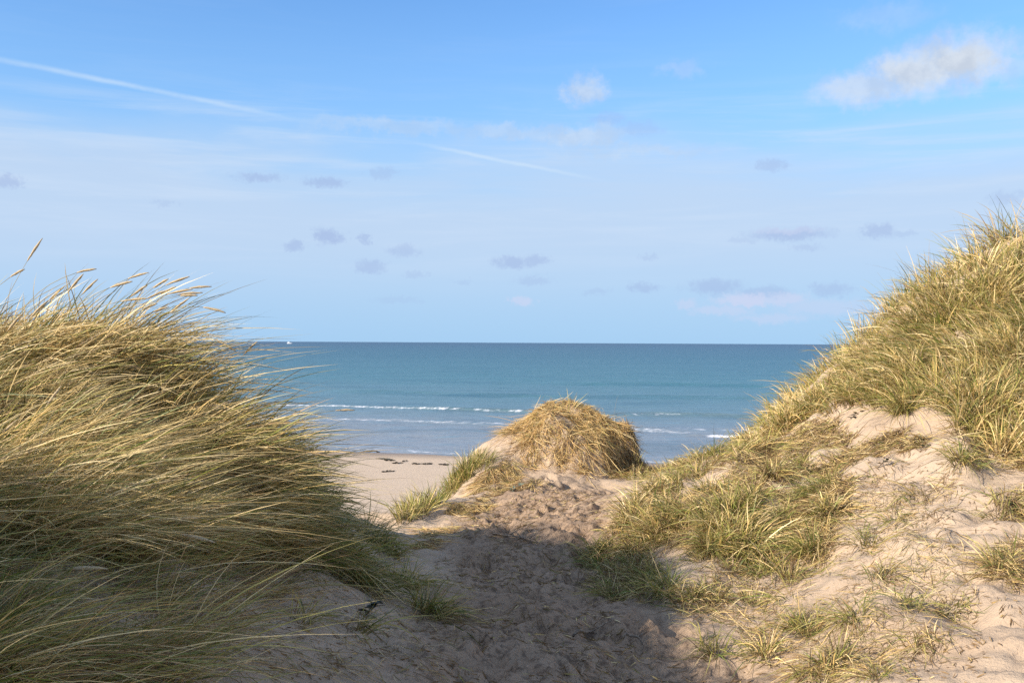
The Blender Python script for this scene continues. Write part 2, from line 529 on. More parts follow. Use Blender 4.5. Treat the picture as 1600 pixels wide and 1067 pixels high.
def build_ground():
    ny, nx = GX.shape
    V = np.stack([GX, GY, GZ], -1).reshape(-1, 3)
    e = 1e-3
    dzx = np.gradient(GZ, gx, axis=1)
    dzy = np.gradient(GZ, gy, axis=0)
    N = np.stack([-dzx, -dzy, np.ones_like(GZ)], -1).reshape(-1, 3)
    N /= np.linalg.norm(N, axis=1, keepdims=True)
    idx = np.arange(ny * nx).reshape(ny, nx)
    quads = np.stack([idx[:-1, :-1], idx[:-1, 1:], idx[1:, 1:], idx[1:, :-1]], -1).reshape(-1, 4)
    fc = V[quads].mean(1)
    x, y = fc[:, 0], fc[:, 1]
    s = shore_s(x, y)
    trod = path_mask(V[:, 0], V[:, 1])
    ss = shore_s(V[:, 0], V[:, 1]) + 0.35 * fbm(V[:, 0] * 0.8, V[:, 1] * 0.8, 3, 71)
    wet = sstep(50.6, 52.0, ss) * 0.9
    mid = np.interp(y, [2, 4.8, 6.5, 8, 10, 12.5], [0.4, 0.45, 0.25, 0.15, 0.2, 0.5])
    is_m = mound_r(x, y) < 1.08
    is_p = (path_mask(x, y) > 0.35) & ~is_m
    is_b = (y > 19.5) & ~is_m
    is_l = ~is_m & ~is_p & ~is_b & (x < mid)
    is_r = ~is_m & ~is_p & ~is_b & ~is_l
    for name, sel, label, cat in (
            ('dune_left', is_l, 'sand dune on the left under thick wind-bent grass', 'dune'),
            ('dune_right', is_r, 'tall sunlit sand dune on the right with bare streaked face', 'dune'),
            ('hummock', is_m, 'steep sand hummock draped in straw at the end of the path', 'hummock'),
            ('path', is_p, 'trodden shaded sand path between the two dunes', 'path'),
            ('beach', is_b, 'flat pale sand beach between the dunes and the sea', 'beach')):
        q = quads[sel]
        used, inv = np.unique(q.ravel(), return_inverse=True)
        me = mesh_np(name, V[used], inv, np.full(len(q), 4), SAND)
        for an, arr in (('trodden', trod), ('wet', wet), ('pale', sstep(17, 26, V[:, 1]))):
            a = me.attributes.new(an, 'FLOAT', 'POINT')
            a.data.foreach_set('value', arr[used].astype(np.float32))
        me.normals_split_custom_set_from_vertices(N[used].tolist())
        tag(link(bpy.data.objects.new(name, me)), label, cat, None, 'structure')


build_ground()


# ------------------------------------------------------------------ sea
def sea_material():
    m, T = mat_new('sea_water')
    geo = T.n('ShaderNodeNewGeometry')
    p = geo.outputs['Position']
    off = T.n('ShaderNodeAttribute', attribute_name='offshore').outputs['Fac']     # metres from the waterline / 1000, root
    foam = T.n('ShaderNodeAttribute', attribute_name='foam').outputs['Fac']
    bandn = T.noise(T.vmath('MULTIPLY', p, (0.0016, 0.016, 0.0)), 1.0, 4.0, 0.6).outputs[0]
    o2 = T.math('ADD', off, T.math('MULTIPLY', T.math('SUBTRACT', bandn, 0.5), 0.16))
    body = T.ramp(o2, [(0.0, (0.25, 0.26, 0.27)), (0.16, (0.20, 0.228, 0.245)), (0.27, (0.105, 0.185, 0.207)),
                       (0.42, (0.046, 0.148, 0.168)), (0.62, (0.018, 0.094, 0.120)), (1.0, (0.004, 0.034, 0.072))])
    w1 = T.noise(T.vmath('MULTIPLY', p, (0.35, 0.9, 1.0)), 1.0, 5.0, 0.62, 0.4).outputs[0]
    w2 = T.noise(T.vmath('MULTIPLY', p, (0.05, 0.14, 1.0)), 1.0, 5.0, 0.6, 0.4).outputs[0]
    body = T.mix(T.math('MULTIPLY', T.rng(w1, 0.50, 0.70), 0.5), body, (0.12, 0.24, 0.30))
    body = T.mix(T.math('MULTIPLY', T.rng(w2, 0.48, 0.72), 0.5), body, (0.010, 0.075, 0.11))
    fn = T.noise(T.vmath('MULTIPLY', p, (1.2, 2.4, 1.0)), 1.0, 5.0, 0.7).outputs[0]
    fm = T.rng(T.math('ADD', foam, T.math('MULTIPLY', T.math('SUBTRACT', fn, 0.5), 0.9)), 0.32, 0.62)
    fm = T.math('MULTIPLY', fm, T.rng(foam, 0.02, 0.2))
    colr = T.mix(fm, body, (0.72, 0.72, 0.74))
    b = T.n('ShaderNodeBump')
    b.inputs['Strength'].default_value = 0.8
    b.inputs['Distance'].default_value = 0.35
    T.put(b.inputs['Height'], T.math('ADD', w1, T.math('MULTIPLY', w2, 1.5)))
    bs = T.n('ShaderNodeBsdfPrincipled')
    T.put(bs.inputs['Base Color'], colr)
    T.put(bs.inputs['Roughness'], T.rng(fm, 0.0, 1.0, 0.32, 0.9))
    bs.inputs['IOR'].default_value = 1.33
    bs.inputs['Specular IOR Level'].default_value = 0.33
    T.t.links.new(b.outputs[0], bs.inputs['Normal'])
    return finish(m, T, bs.outputs[0])


def build_sea():
    ys = [44.0]
    while ys[-1] < 40000:
        y = ys[-1]
        ys.append(y + (0.28 if y < 112 else min(0.28 * (1 + (y - 112) * 0.02), 1500)))
    ys = np.array(ys)
    us = np.r_[np.linspace(-1.6, -0.32, 30)[:-1], np.linspace(-0.32, 0.40, 190), np.linspace(0.40, 1.6, 30)[1:]]
    U, Y = np.meshgrid(us, ys)
    X = U * Y
    s = shore_s(X, Y) - 53.0                      # metres out from the waterline
    z = np.zeros_like(X)
    foam = np.zeros_like(X)

    def ridge(s0, amp, wid, x0, x1, f0, f1, fa, wob, seed):
        nonlocal z, foam
        sw = s - s0 - wob * fbm(X * 0.06, X * 0 + seed, 3, seed)
        env = sstep(x0 - 7, x0 + 4, X) * (1 - sstep(x1 - 4, x1 + 9, X))
        front = np.where(sw < 0, np.exp(-(sw / (wid * 0.55)) ** 2), np.exp(-(sw / (wid * 1.6)) ** 2))
        z += amp * env * front
        fe = sstep(f0 - 0.8, f0 + 0.8, X) * (1 - sstep(f1 - 1.0, f1 + 3.0, X))
        foam = np.maximum(foam, fa * fe * np.exp(-((sw + 0.5 * wid) / (wid * 0.75)) ** 2))

    # the outer breaker: white left of the hummock, breaking again to the right
    ridge(34.5, 0.15, 0.55, -60, 8, -60, -5.0, 0.52, 2.0, 81)
    ridge(34.5, 0.12, 0.7, -8, 2, -4.0, 3.0, 0.40, 2.0, 81)
    ridge(38.0, 0.05, 3.2, -60, 0, -60, -6.0, 0.30, 2.0, 95)
    ridge(33.0, 0.26, 0.9, 8, 45, 8.5, 14.0, 0.36, 2.0, 82)
    ridge(20.0, 0.12, 1.6, -60, 60, -60, 12, 0.42, 3.5, 83)
    ridge(21.5, 0.10, 1.3, 0, 60, 6, 30, 0.38, 3.0, 87)
    ridge(15.5, 0.12, 0.6, 9, 40, 12.5, 19.0, 0.85, 1.5, 84)
    ridge(9.0, 0.07, 1.4, -60, 60, -60, 60, 0.20, 3.0, 85)
    ridge(0.6, 0.05, 0.7, -80, 80, -80, 80, 0.42, 1.2, 86)
    ridge(60.0, 0.35, 4.0, -20, 60, 0, 0.1, 0.0, 6.0, 88)
    ridge(95.0, 0.45, 5.0, 10, 90, 0, 0.1, 0.0, 6.0, 89)
    z += sstep(300, 80, s) * 0.10 * fbm(X * 0.12, Y * 0.35, 3, 90)
    z += sstep(60, 20, s) * sstep(0, 8, s) * 0.05 * fbm(X * 0.5, Y * 1.2, 3, 91)
    ny, nx = X.shape
    V = np.stack([X, Y, z], -1).reshape(-1, 3)
    idx = np.arange(ny * nx).reshape(ny, nx)
    quads = np.stack([idx[:-1, :-1], idx[:-1, 1:], idx[1:, 1:], idx[1:, :-1]], -1).reshape(-1, 4)
    me = mesh_np('sea', V, quads.ravel(), np.full(len(quads), 4), sea_material())
    off = np.clip(np.log1p(np.maximum(s, 0) / 12.0) / math.log1p(3000 / 12.0), 0, 1)
    for an, arr in (('foam', foam), ('offshore', off)):
        a = me.attributes.new(an, 'FLOAT', 'POINT')
        a.data.foreach_set('value', arr.ravel().astype(np.float32))
    tag(link(bpy.data.objects.new('sea', me)), 'blue green sea with low breakers reaching the horizon', 'sea', None, 'structure')


build_sea()


# ------------------------------------------------------------------ grass
def blade_material(name, trans=0.28, rough=0.5):
    m, T = mat_new(name)
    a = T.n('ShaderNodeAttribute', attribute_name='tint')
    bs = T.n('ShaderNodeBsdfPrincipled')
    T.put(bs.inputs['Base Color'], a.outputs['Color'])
    bs.inputs['Roughness'].default_value = rough
    bs.inputs['Specular IOR Level'].default_value = 0.35
    tr = T.n('ShaderNodeBsdfTranslucent')
    T.put(tr.inputs[0], a.outputs['Color'])
    mx = T.n('ShaderNodeMixShader')
    mx.inputs[0].default_value = trans
    T.t.links.new(bs.outputs[0], mx.inputs[1])
    T.t.links.new(tr.outputs[0], mx.inputs[2])
    return finish(m, T, mx.outputs[0])


GRASS = blade_material('marram_blade', 0.16)
STRAW = blade_material('dry_straw', 0.15, 0.65)

C_GREEN = np.array([[0.110, 0.145, 0.022], [0.160, 0.185, 0.030], [0.220, 0.230, 0.042], [0.120, 0.150, 0.036]])
C_OLIVE = np.array([[0.360, 0.310, 0.080], [0.430, 0.360, 0.105], [0.300, 0.275, 0.078]])
C_STRAW = np.array([[0.660, 0.460, 0.180], [0.740, 0.545, 0.245], [0.550, 0.375, 0.130], [0.800, 0.620, 0.320]])
C_BROWN = np.array([[0.270, 0.165, 0.070], [0.200, 0.120, 0.055], [0.330, 0.220, 0.105]])
C_GOLD = np.array([[0.760, 0.500, 0.200], [0.640, 0.400, 0.140], [0.800, 0.580, 0.270], [0.500, 0.300, 0.110]])


def tints(n, wg, wo, ws, wb, gold=0.0):
    w = np.array([wg, wo, ws, wb, gold], float)
    k = rng.choice(5, size=n, p=w / w.sum())
    out = np.zeros((n, 3))
    for i, P in enumerate((C_GREEN, C_OLIVE, C_STRAW, C_BROWN, C_GOLD)):
        s = k == i
        out[s] = P[rng.integers(0, len(P), s.sum())]
    return out * rng.uniform(0.75, 1.2, (n, 1))


class Blades:
    """collects ribbons: root, direction, bend, length, width, tint; one mesh per build"""
    def __init__(self):
        self.b = []

    def add(self, root, d, bend, L, wd, tint, hug=None):
        self.b.append((root, d, bend, L, wd, tint, np.zeros(len(L)) if hug is None else hug))

    def count(self):
        return sum(len(b[3]) for b in self.b)

    def mesh(self, name, mat, seg=5):
        root, d, bend, L, wd, tint, hug = [np.concatenate([b[i] for b in self.b]) for i in range(7)]
        n = len(L)
        d = d / np.linalg.norm(d, axis=1, keepdims=True)
        ts = np.linspace(0, 1, seg + 1) ** 0.9
        P = root[:, None] + L[:, None, None] * (d[:, None] * ts[None, :, None] + bend[:, None] * (ts ** 2)[None, :, None])
        # keep every point above the sand: long leaves drape over the ground
        g = H(P[..., 0], P[..., 1]) + (0.004 + hug[:, None] * ts[None, :])
        low = P[..., 2] < g
        low[:, 0] = False
        P[..., 2] = np.where(low, g, P[..., 2])
        T_ = np.gradient(P, axis=1)
        rv = rng.normal(size=(n, 1, 3))
        S = np.cross(T_, rv)
        S /= np.linalg.norm(S, axis=2, keepdims=True) + 1e-9
        prof = np.array([0.75] + [1.0 - 0.75 * (t ** 2.2) for t in ts[1:]])
        S = S * (wd[:, None] * prof[None] * 0.5)[..., None]
        A, B = P - S, P + S
        V = np.concatenate([np.stack([A[:, :-1], B[:, :-1]], 2).reshape(n, -1, 3), P[:, -1:]], 1)     # 2*seg + 1
        nv = 2 * seg + 1
        base = (np.arange(n) * nv)[:, None]
        q = []
        for k in range(seg - 1):
            q += [2 * k, 2 * k + 1, 2 * k + 3, 2 * k + 2]
        q += [2 * (seg - 1), 2 * (seg - 1) + 1, 2 * seg]
        fl = (base + np.array(q)[None]).ravel()
        cnt = np.tile(np.array([4] * (seg - 1) + [3]), n)
        me = mesh_np(name, V.reshape(-1, 3), fl, cnt, mat)
        tv = np.r_[np.repeat(ts[:-1], 2), 1.0]
        basec = np.array([0.19, 0.13, 0.065])  # brown root sheaths, dark enough to paint shade between the leaves too
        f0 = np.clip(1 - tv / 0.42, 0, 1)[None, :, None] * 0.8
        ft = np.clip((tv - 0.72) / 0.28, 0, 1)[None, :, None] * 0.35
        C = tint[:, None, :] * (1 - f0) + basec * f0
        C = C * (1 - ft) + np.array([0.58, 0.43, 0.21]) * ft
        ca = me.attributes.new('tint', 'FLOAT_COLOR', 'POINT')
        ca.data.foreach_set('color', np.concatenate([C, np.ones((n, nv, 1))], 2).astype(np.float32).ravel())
        return me

    def build(self, name, mat, seg=5, parent=None):
        return link(bpy.data.objects.new(name, self.mesh(name, mat, seg)), parent)


def clump(B, x, y, n, r, L, lean=(0, 0), fan=0.5, droop=0.35, wind=(0, 0), wd=0.0045, tint=(1, 1, 1, 0.2), gold=0.0, hug=0.02, jit=0.13, vary=0.8):
    """a tussock: leaves rise from one spot, fan outwards, lean and nod with the wind"""
    a = rng.uniform(0, 2 * np.pi, n)
    q = np.sqrt(rng.uniform(0, 1, n))
    ox, oy = np.cos(a) * q, np.sin(a) * q
    rx, ry = x + ox * r, y + oy * r
    root = np.stack([rx, ry, H(rx, ry) - 0.012], 1)
    f = fan * rng.uniform(0.3, 1.25, n)
    d = np.stack([ox * f + lean[0] + rng.normal(0, jit, n), oy * f + lean[1] + rng.normal(0, jit, n), np.ones(n)], 1)
    dr = droop * rng.uniform(0.3, 1.7, n)
    bend = np.stack([ox * dr * 0.6 + wind[0] * rng.uniform(0.4, 1.4, n) + rng.normal(0, 0.06, n),
                     oy * dr * 0.6 + wind[1] * rng.uniform(0.4, 1.4, n) + rng.normal(0, 0.06, n), -dr], 1)
    Ls = L * np.clip(rng.normal(0.85, 0.26, n), 0.2, 1.18)
    stray = rng.uniform(0, 1, n) < 0.06                       # bent and broken leaves going their own way
    d[stray, :2] += rng.normal(0, 0.55, (int(stray.sum()), 2))
    bend[stray] += rng.normal(0, 0.22, (int(stray.sum()), 3))
    tw = np.array(tint) * np.exp(rng.normal(0, vary, 4))       # every tussock has its own mix of live and dead leaves
    B.add(root, d, bend, Ls, wd * rng.uniform(0.45, 1.55, n), tints(n, *tw, gold) * math.exp(rng.normal(0, 0.14)), rng.uniform(0, hug, n))


def in_poly(px, py, poly):
    inside = np.zeros(px.shape, bool)
    j = len(poly) - 1
    for i in range(len(poly)):
        xi, yi = poly[i]
        xj, yj = poly[j]
        c_ = ((yi > py) != (yj > py)) & (px < (xj - xi) * (py - yi) / (yj - yi + 1e-12) + xi)
        inside ^= c_
        j = i
    return inside


def sample(poly, n, **kw):
    P = np.array(poly, float)
    lo, hi = P.min(0), P.max(0)
    m = n * 4
    px, py = rng.uniform(lo[0], hi[0], m), rng.uniform(lo[1], hi[1], m)
    s = in_poly(px, py, poly)
    px, py = px[s][:n], py[s][:n]
    x, y, ok = hit(px, py, **kw)
    return x[ok], y[ok]


def litter(B, x, y, L, wd, tint, gold=0.0, lift=0.10, flow=0.8, hug=0.02):
    """dead leaves lying on the sand, mostly pointing down the slope"""
    n = len(x)
    g = normal_xy(x, y)
    gl = np.linalg.norm(g, axis=1, keepdims=True) + 1e-6
    dwn = g / gl
    a = rng.uniform(0, 2 * np.pi, n)
    rd = np.stack([np.cos(a), np.sin(a)], 1)
    h = dwn * flow + rd * (1 - flow * 0.6)
    h /= np.linalg.norm(h, axis=1, keepdims=True)
    slope = gl[:, 0] * (h * dwn).sum(1)
    d = np.c_[h, -slope + lift * rng.uniform(0.0, 2.0, n)]
    cur = rng.normal(0, 0.30, n)
    bend = np.c_[-h[:, 1] * cur, h[:, 0] * cur, -0.25 * rng.uniform(0, 1, n)]
    root = np.c_[x, y, H(x, y) + 0.004]
    B.add(root, d, bend, L * np.clip(rng.normal(0.8, 0.3, n), 0.2, 1.5), wd * rng.uniform(0.6, 1.3, n), tints(n, *tint, gold), rng.uniform(0, hug, n))




def patchy(x, y, sc, seed, thr):
    return vnoise(x * sc, y * sc, seed) + 0.4 * vnoise(x * sc * 2.7, y * sc * 2.7, seed + 1) > thr


# --- left dune: long wind-bent leaves
def left_grass():
    B = Blades()
    polyA = [(-260, 500), (0, 520), (200, 560), (330, 630), (405, 700), (480, 765), (535, 825), (550, 880), (515, 910), (470, 905), (430, 880), (380, 870), (250, 880), (100, 880), (-260, 880)]
    x, y = sample(polyA, 2700)
    kp = patchy(x, y, 3.0, 201, -0.12)
    x, y = x[kp], y[kp]
    for i in range(len(x)):
        px = CX + x[i] / y[i] * F
        k = float(sstep(330, 470, px))                # towards the path: shorter, greener, the darker tint also painting the flank's shade
        g = normal_xy(x[i:i + 1], y[i:i + 1])[0]
        sw = float(vnoise(np.array([x[i] * 1.1]), np.array([y[i] * 1.1]), 210)[0])
        hgt = 0.85 + 0.6 * float(vnoise(np.array([x[i] * 2.1]), np.array([y[i] * 2.1]), 211)[0])
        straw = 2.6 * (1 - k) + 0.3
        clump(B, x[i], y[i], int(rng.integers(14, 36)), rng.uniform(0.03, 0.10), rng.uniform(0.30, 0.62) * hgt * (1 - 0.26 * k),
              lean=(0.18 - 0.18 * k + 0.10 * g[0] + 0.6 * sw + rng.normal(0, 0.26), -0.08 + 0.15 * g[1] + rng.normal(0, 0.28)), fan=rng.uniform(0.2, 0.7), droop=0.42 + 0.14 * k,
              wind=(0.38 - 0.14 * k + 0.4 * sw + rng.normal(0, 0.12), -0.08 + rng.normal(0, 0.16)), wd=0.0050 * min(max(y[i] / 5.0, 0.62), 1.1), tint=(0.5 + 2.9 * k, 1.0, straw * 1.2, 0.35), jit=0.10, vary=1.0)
    # behind the crest and off to the left, where the dune goes on
    n = 560
    xs, ys = rng.uniform(-5.6, -1.9, n), rng.uniform(3.0, 8.0, n)
    h = H(xs, ys)
    for i in range(n):
        crest = ys[i] > 5.7 or xs[i] < -(ys[i] * 0.52 + 0.1)
        if not crest or h[i] < 5.0:
            continue
        kk = np.interp(xs[i], [-3.2, -1.9], [1.0, 0.62])
        clump(B, xs[i], ys[i], 24, 0.09, rng.uniform(0.30, 0.58) * kk, lean=(0.24 + rng.normal(0, 0.24), rng.normal(0, 0.2)), fan=0.4,
              droop=0.30, wind=(0.34, 0.0), wd=0.0050, tint=(0.8, 1.0, 2.2, 0.2), jit=0.10)
    # shadow side of the near dune: thin grass with the sand showing through
    polyB = [(-200, 860), (150, 870), (420, 870), (440, 930), (330, 1000), (300, 1067), (280, 1150), (-200, 1150)]
    x, y = sample(polyB, 420)
    kp = patchy(x, y, 3.0, 221, -0.16)
    x, y = x[kp], y[kp]
    for i in range(len(x)):
        clump(B, x[i], y[i], int(rng.integers(6, 20)), 0.05, rng.uniform(0.20, 0.50), lean=(0.50 + rng.normal(0, 0.35), -0.05 + rng.normal(0, 0.35)),
              fan=0.6, droop=0.40, wind=(0.42, -0.05), wd=0.0028, tint=(0.9, 0.9, 0.9, 0.9))
    # off to the left behind the camera, the crest that throws the shadow
    n = 260
    xs, ys = rng.uniform(-5.4, -2.2, n), rng.uniform(-0.6, 2.8, n)
    for i in range(n):
        if xs[i] > -(abs(ys[i]) * 0.52 + 0.9):
            continue
        clump(B, xs[i], ys[i], 24, 0.12, rng.uniform(0.4, 0.65), lean=(0.25, 0.0), fan=0.4, droop=0.3, wind=(0.25, 0), wd=0.005, tint=(0.9, 1, 1, 0.2))
    tag(B.build('marram_grass', GRASS, 6), 'dense long marram grass bent over by wind on the dune on the left', 'grass', None, 'stuff')
    L = Blades()
    x, y = sample([(-100, 880), (420, 850), (600, 880), (720, 990), (640, 1067), (-100, 1067)], 2000)
    litter(L, x, y, 0.18, 0.0026, (0.3, 0.5, 0.9, 1.0), lift=0.14, flow=0.5)
    tag(L.build('dead_grass', STRAW, 3), 'thin dead grass leaves lying on the shaded sand below the thick grass', 'dead grass', None, 'stuff')


def right_grass():
    B = Blades()
    top = [(1760, 400), (1600, 420), (1450, 470), (1370, 530), (1290, 605), (1215, 660), (1180, 690), (1225, 680), (1280, 640), (1340, 625), (1400, 640), (1460, 630), (1500, 670), (1545, 700), (1760, 760)]
    x, y = sample(top, 1050)
    kp = patchy(x, y, 2.4, 231, -0.30)
    x, y = x[kp], y[kp]
    for i in range(len(x)):
        g = normal_xy(x[i:i + 1], y[i:i + 1])[0]
        px = CX + x[i] / y[i] * F
        k = float(sstep(1500, 1250, px))
        sw = float(vnoise(np.array([x[i] * 1.3]), np.array([y[i] * 1.3]), 240)[0])
        clump(B, x[i], y[i], int(rng.integers(24, 50)), rng.uniform(0.05, 0.11), rng.uniform(0.26, 0.54) * (1 - 0.40 * k) * (1 + 0.5 * sw),
              lean=(0.25 * g[0] + 0.8 * sw + rng.normal(0, 0.3), 0.25 * g[1] + rng.normal(0, 0.25)),
              fan=rng.uniform(0.25, 0.8), droop=0.40 + 0.12 * k, wind=(-0.10 + 0.4 * sw, -0.05), wd=0.0066, tint=(0.8, 1.3, 2.2, 0.3), jit=0.10)
    # over the crest
    n = 900
    xs, ys = rng.uniform(2.6, 8.2, n), rng.uniform(9.0, 13.8, n)
    h = H(xs, ys)
    for i in range(n):
        crest_y = np.interp(xs[i], [2.6, 3.5, 4.0, 5.0, 8], [12.3, 11.7, 11.2, 10.4, 9.6])
        if ys[i] < crest_y - 0.5 or ys[i] > crest_y + 1.6 or h[i] < 4.6:
            continue
        sw = float(vnoise(np.array([xs[i] * 1.3]), np.array([ys[i] * 1.3]), 240)[0])
        clump(B, xs[i], ys[i], 34, 0.10, rng.uniform(0.34, 0.62) * np.interp(xs[i], [2.6, 4.0], [0.5, 1.0]), lean=(-0.12 + 0.7 * sw + rng.normal(0, 0.22), rng.normal(0, 0.15)), fan=0.6, droop=0.38,
              wind=(-0.08 + 0.4 * sw, 0), wd=0.0066, tint=(0.8, 1.3, 2.0, 0.2), jit=0.10)
    n = 240
    xs, ys = rng.uniform(3.2, 8.5, n), rng.uniform(4.0, 9.5, n)
    for i in range(n):
        if xs[i] > ys[i] * 0.514 + 0.15 and vnoise(np.array([xs[i] * 1.2]), np.array([ys[i] * 1.2]), 233)[0] > -0.1 - 0.1 * (ys[i] - 5.5):
            clump(B, xs[i], ys[i], 30, 0.10, rng.uniform(0.3, 0.5), lean=(-0.2 + rng.normal(0, 0.25), -0.1 + rng.normal(0, 0.2)), fan=0.6, droop=0.42, wd=0.006, tint=(0.8, 1.3, 2.0, 0.3), jit=0.1)
    tag(B.build('marram_grass', GRASS, 5), 'thick yellow green grass over the crest of the tall dune on the right', 'grass', None, 'stuff')

    M = Blades()
    mass = [(1012, 762), (1060, 718), (1140, 708), (1195, 695), (1230, 760), (1310, 800), (1300, 868), (1240, 890), (1150, 875), (1040, 850), (972, 835), (950, 840)]
    x, y = sample(mass, 820)
    kp = patchy(x, y, 3.0, 251, -0.02)
    x, y = x[kp], y[kp]
    for i in range(len(x)):
        g = normal_xy(x[i:i + 1], y[i:i + 1])[0]
        sw = float(vnoise(np.array([x[i] * 2.2]), np.array([y[i] * 2.2]), 260)[0])
        clump(M, x[i], y[i], int(rng.integers(14, 40)), 0.05, rng.uniform(0.18, 0.38) * (1 + 0.6 * sw), lean=(0.5 * g[0] + 0.6 * sw + rng.normal(0, 0.3), 0.5 * g[1] + rng.normal(0, 0.25)),
              fan=0.75, droop=0.5, wind=(0.05 + 0.3 * sw, -0.05), wd=0.0058, tint=(0.8, 1.3, 1.8, 0.7), jit=0.1, vary=1.2)
    xs, ys = rng.uniform(1.4, 3.2, 160), rng.uniform(11.2, 13.8, 160)
    for i in range(160):
        cy = np.interp(xs[i], [1.4, 2.2, 2.8, 3.2], [13.6, 13.0, 12.5, 12.1])
        if abs(ys[i] - cy) < 0.6:
            clump(M, xs[i], ys[i], 30, 0.08, rng.uniform(0.18, 0.33), lean=(rng.normal(0, 0.3), rng.normal(-0.1, 0.2)), fan=0.75, droop=0.5, wd=0.0058, tint=(1.0, 1.6, 1.0, 0.2))
    lip = [(925, 862), (975, 845), (1060, 862), (1160, 880), (1250, 890), (1262, 930), (1160, 945), (1045, 945), (960, 925), (925, 890)]
    x, y = sample(lip, 240)
    kp = patchy(x, y, 3.4, 271, -0.02)
    x, y = x[kp], y[kp]
    for i in range(len(x)):
        g = normal_xy(x[i:i + 1], y[i:i + 1])[0]
        clump(M, x[i], y[i], int(rng.integers(12, 34)), 0.05, rng.uniform(0.14, 0.30), lean=(0.6 * g[0] + rng.normal(0, 0.3), 0.6 * g[1] + rng.normal(0, 0.25)), fan=0.7, droop=0.6, wd=0.0046, tint=(1.2, 1.0, 0.9, 0.9), jit=0.12, vary=1.0)
    for q in range(150):
        t = rng.uniform(0, 1)
        px = np.interp(t, [0, 0.35, 0.7, 1.0], [1150, 1210, 1280, 1340]) + rng.normal(0, 6)
        py = np.interp(t, [0, 0.35, 0.7, 1.0], [704, 664, 612, 552]) + rng.uniform(-6, 22)
        x, y, ok = hit(px, py)
        if ok[0]:
            clump(M, x[0], y[0], int(rng.integers(12, 30)), 0.05, rng.uniform(0.12, 0.26), lean=(-0.25 + rng.normal(0, 0.3), -0.1 + rng.normal(0, 0.25)), fan=0.8, droop=0.5, wd=0.006, tint=(0.8, 1.6, 1.8, 0.5), gold=0.4, jit=0.15)
    tag(M.build('marram_grass', GRASS, 5), 'low straw coloured grass beside the path at the foot of the right dune', 'grass', None, 'stuff')

    L = Blades()
    for poly, n, ln, tt, wl in (
            (mass, 9500, 0.18, (0.1, 0.4, 1.2, 1.2), 0.0052),
            ([(1180, 690), (1280, 610), (1420, 600), (1480, 660), (1440, 700), (1340, 720), (1330, 800), (1230, 790)], 9500, 0.15, (0.1, 0.4, 1.0, 1.5), 0.0062),
            ([(1400, 600), (1600, 560), (1700, 700), (1600, 735), (1500, 700)], 2800, 0.2, (0.2, 0.6, 1.2, 0.7), 0.0055),
            ([(1220, 900), (1420, 820), (1520, 860), (1540, 1000), (1420, 1067), (1230, 1067)], 1900, 0.13, (0.4, 0.7, 1.0, 0.8), 0.0034),
            ([(1300, 640), (1500, 700), (1500, 850), (1320, 830)], 1300, 0.15, (0.2, 0.4, 0.8, 1.2), 0.0042),
            ([(1545, 780), (1640, 760), (1640, 930), (1540, 900)], 1500, 0.18, (0.1, 0.4, 1.2, 0.9), 0.0042),
            ([(930, 850), (1040, 862), (1150, 890), (1220, 920), (1220, 1050), (1060, 960), (930, 920)], 1700, 0.16, (0.25, 0.4, 0.9, 1.0), 0.0045)):
        x, y = sample(poly, n)
        keep = patchy(x, y, 2.6, 101, -0.14)
        litter(L, x[keep], y[keep], ln, wl, tt, lift=0.32, flow=0.5, hug=0.05)
    tag(L.build('dead_grass', STRAW, 4), 'brown and straw coloured dead grass strewn over the face of the right dune', 'dead grass', None, 'stuff')


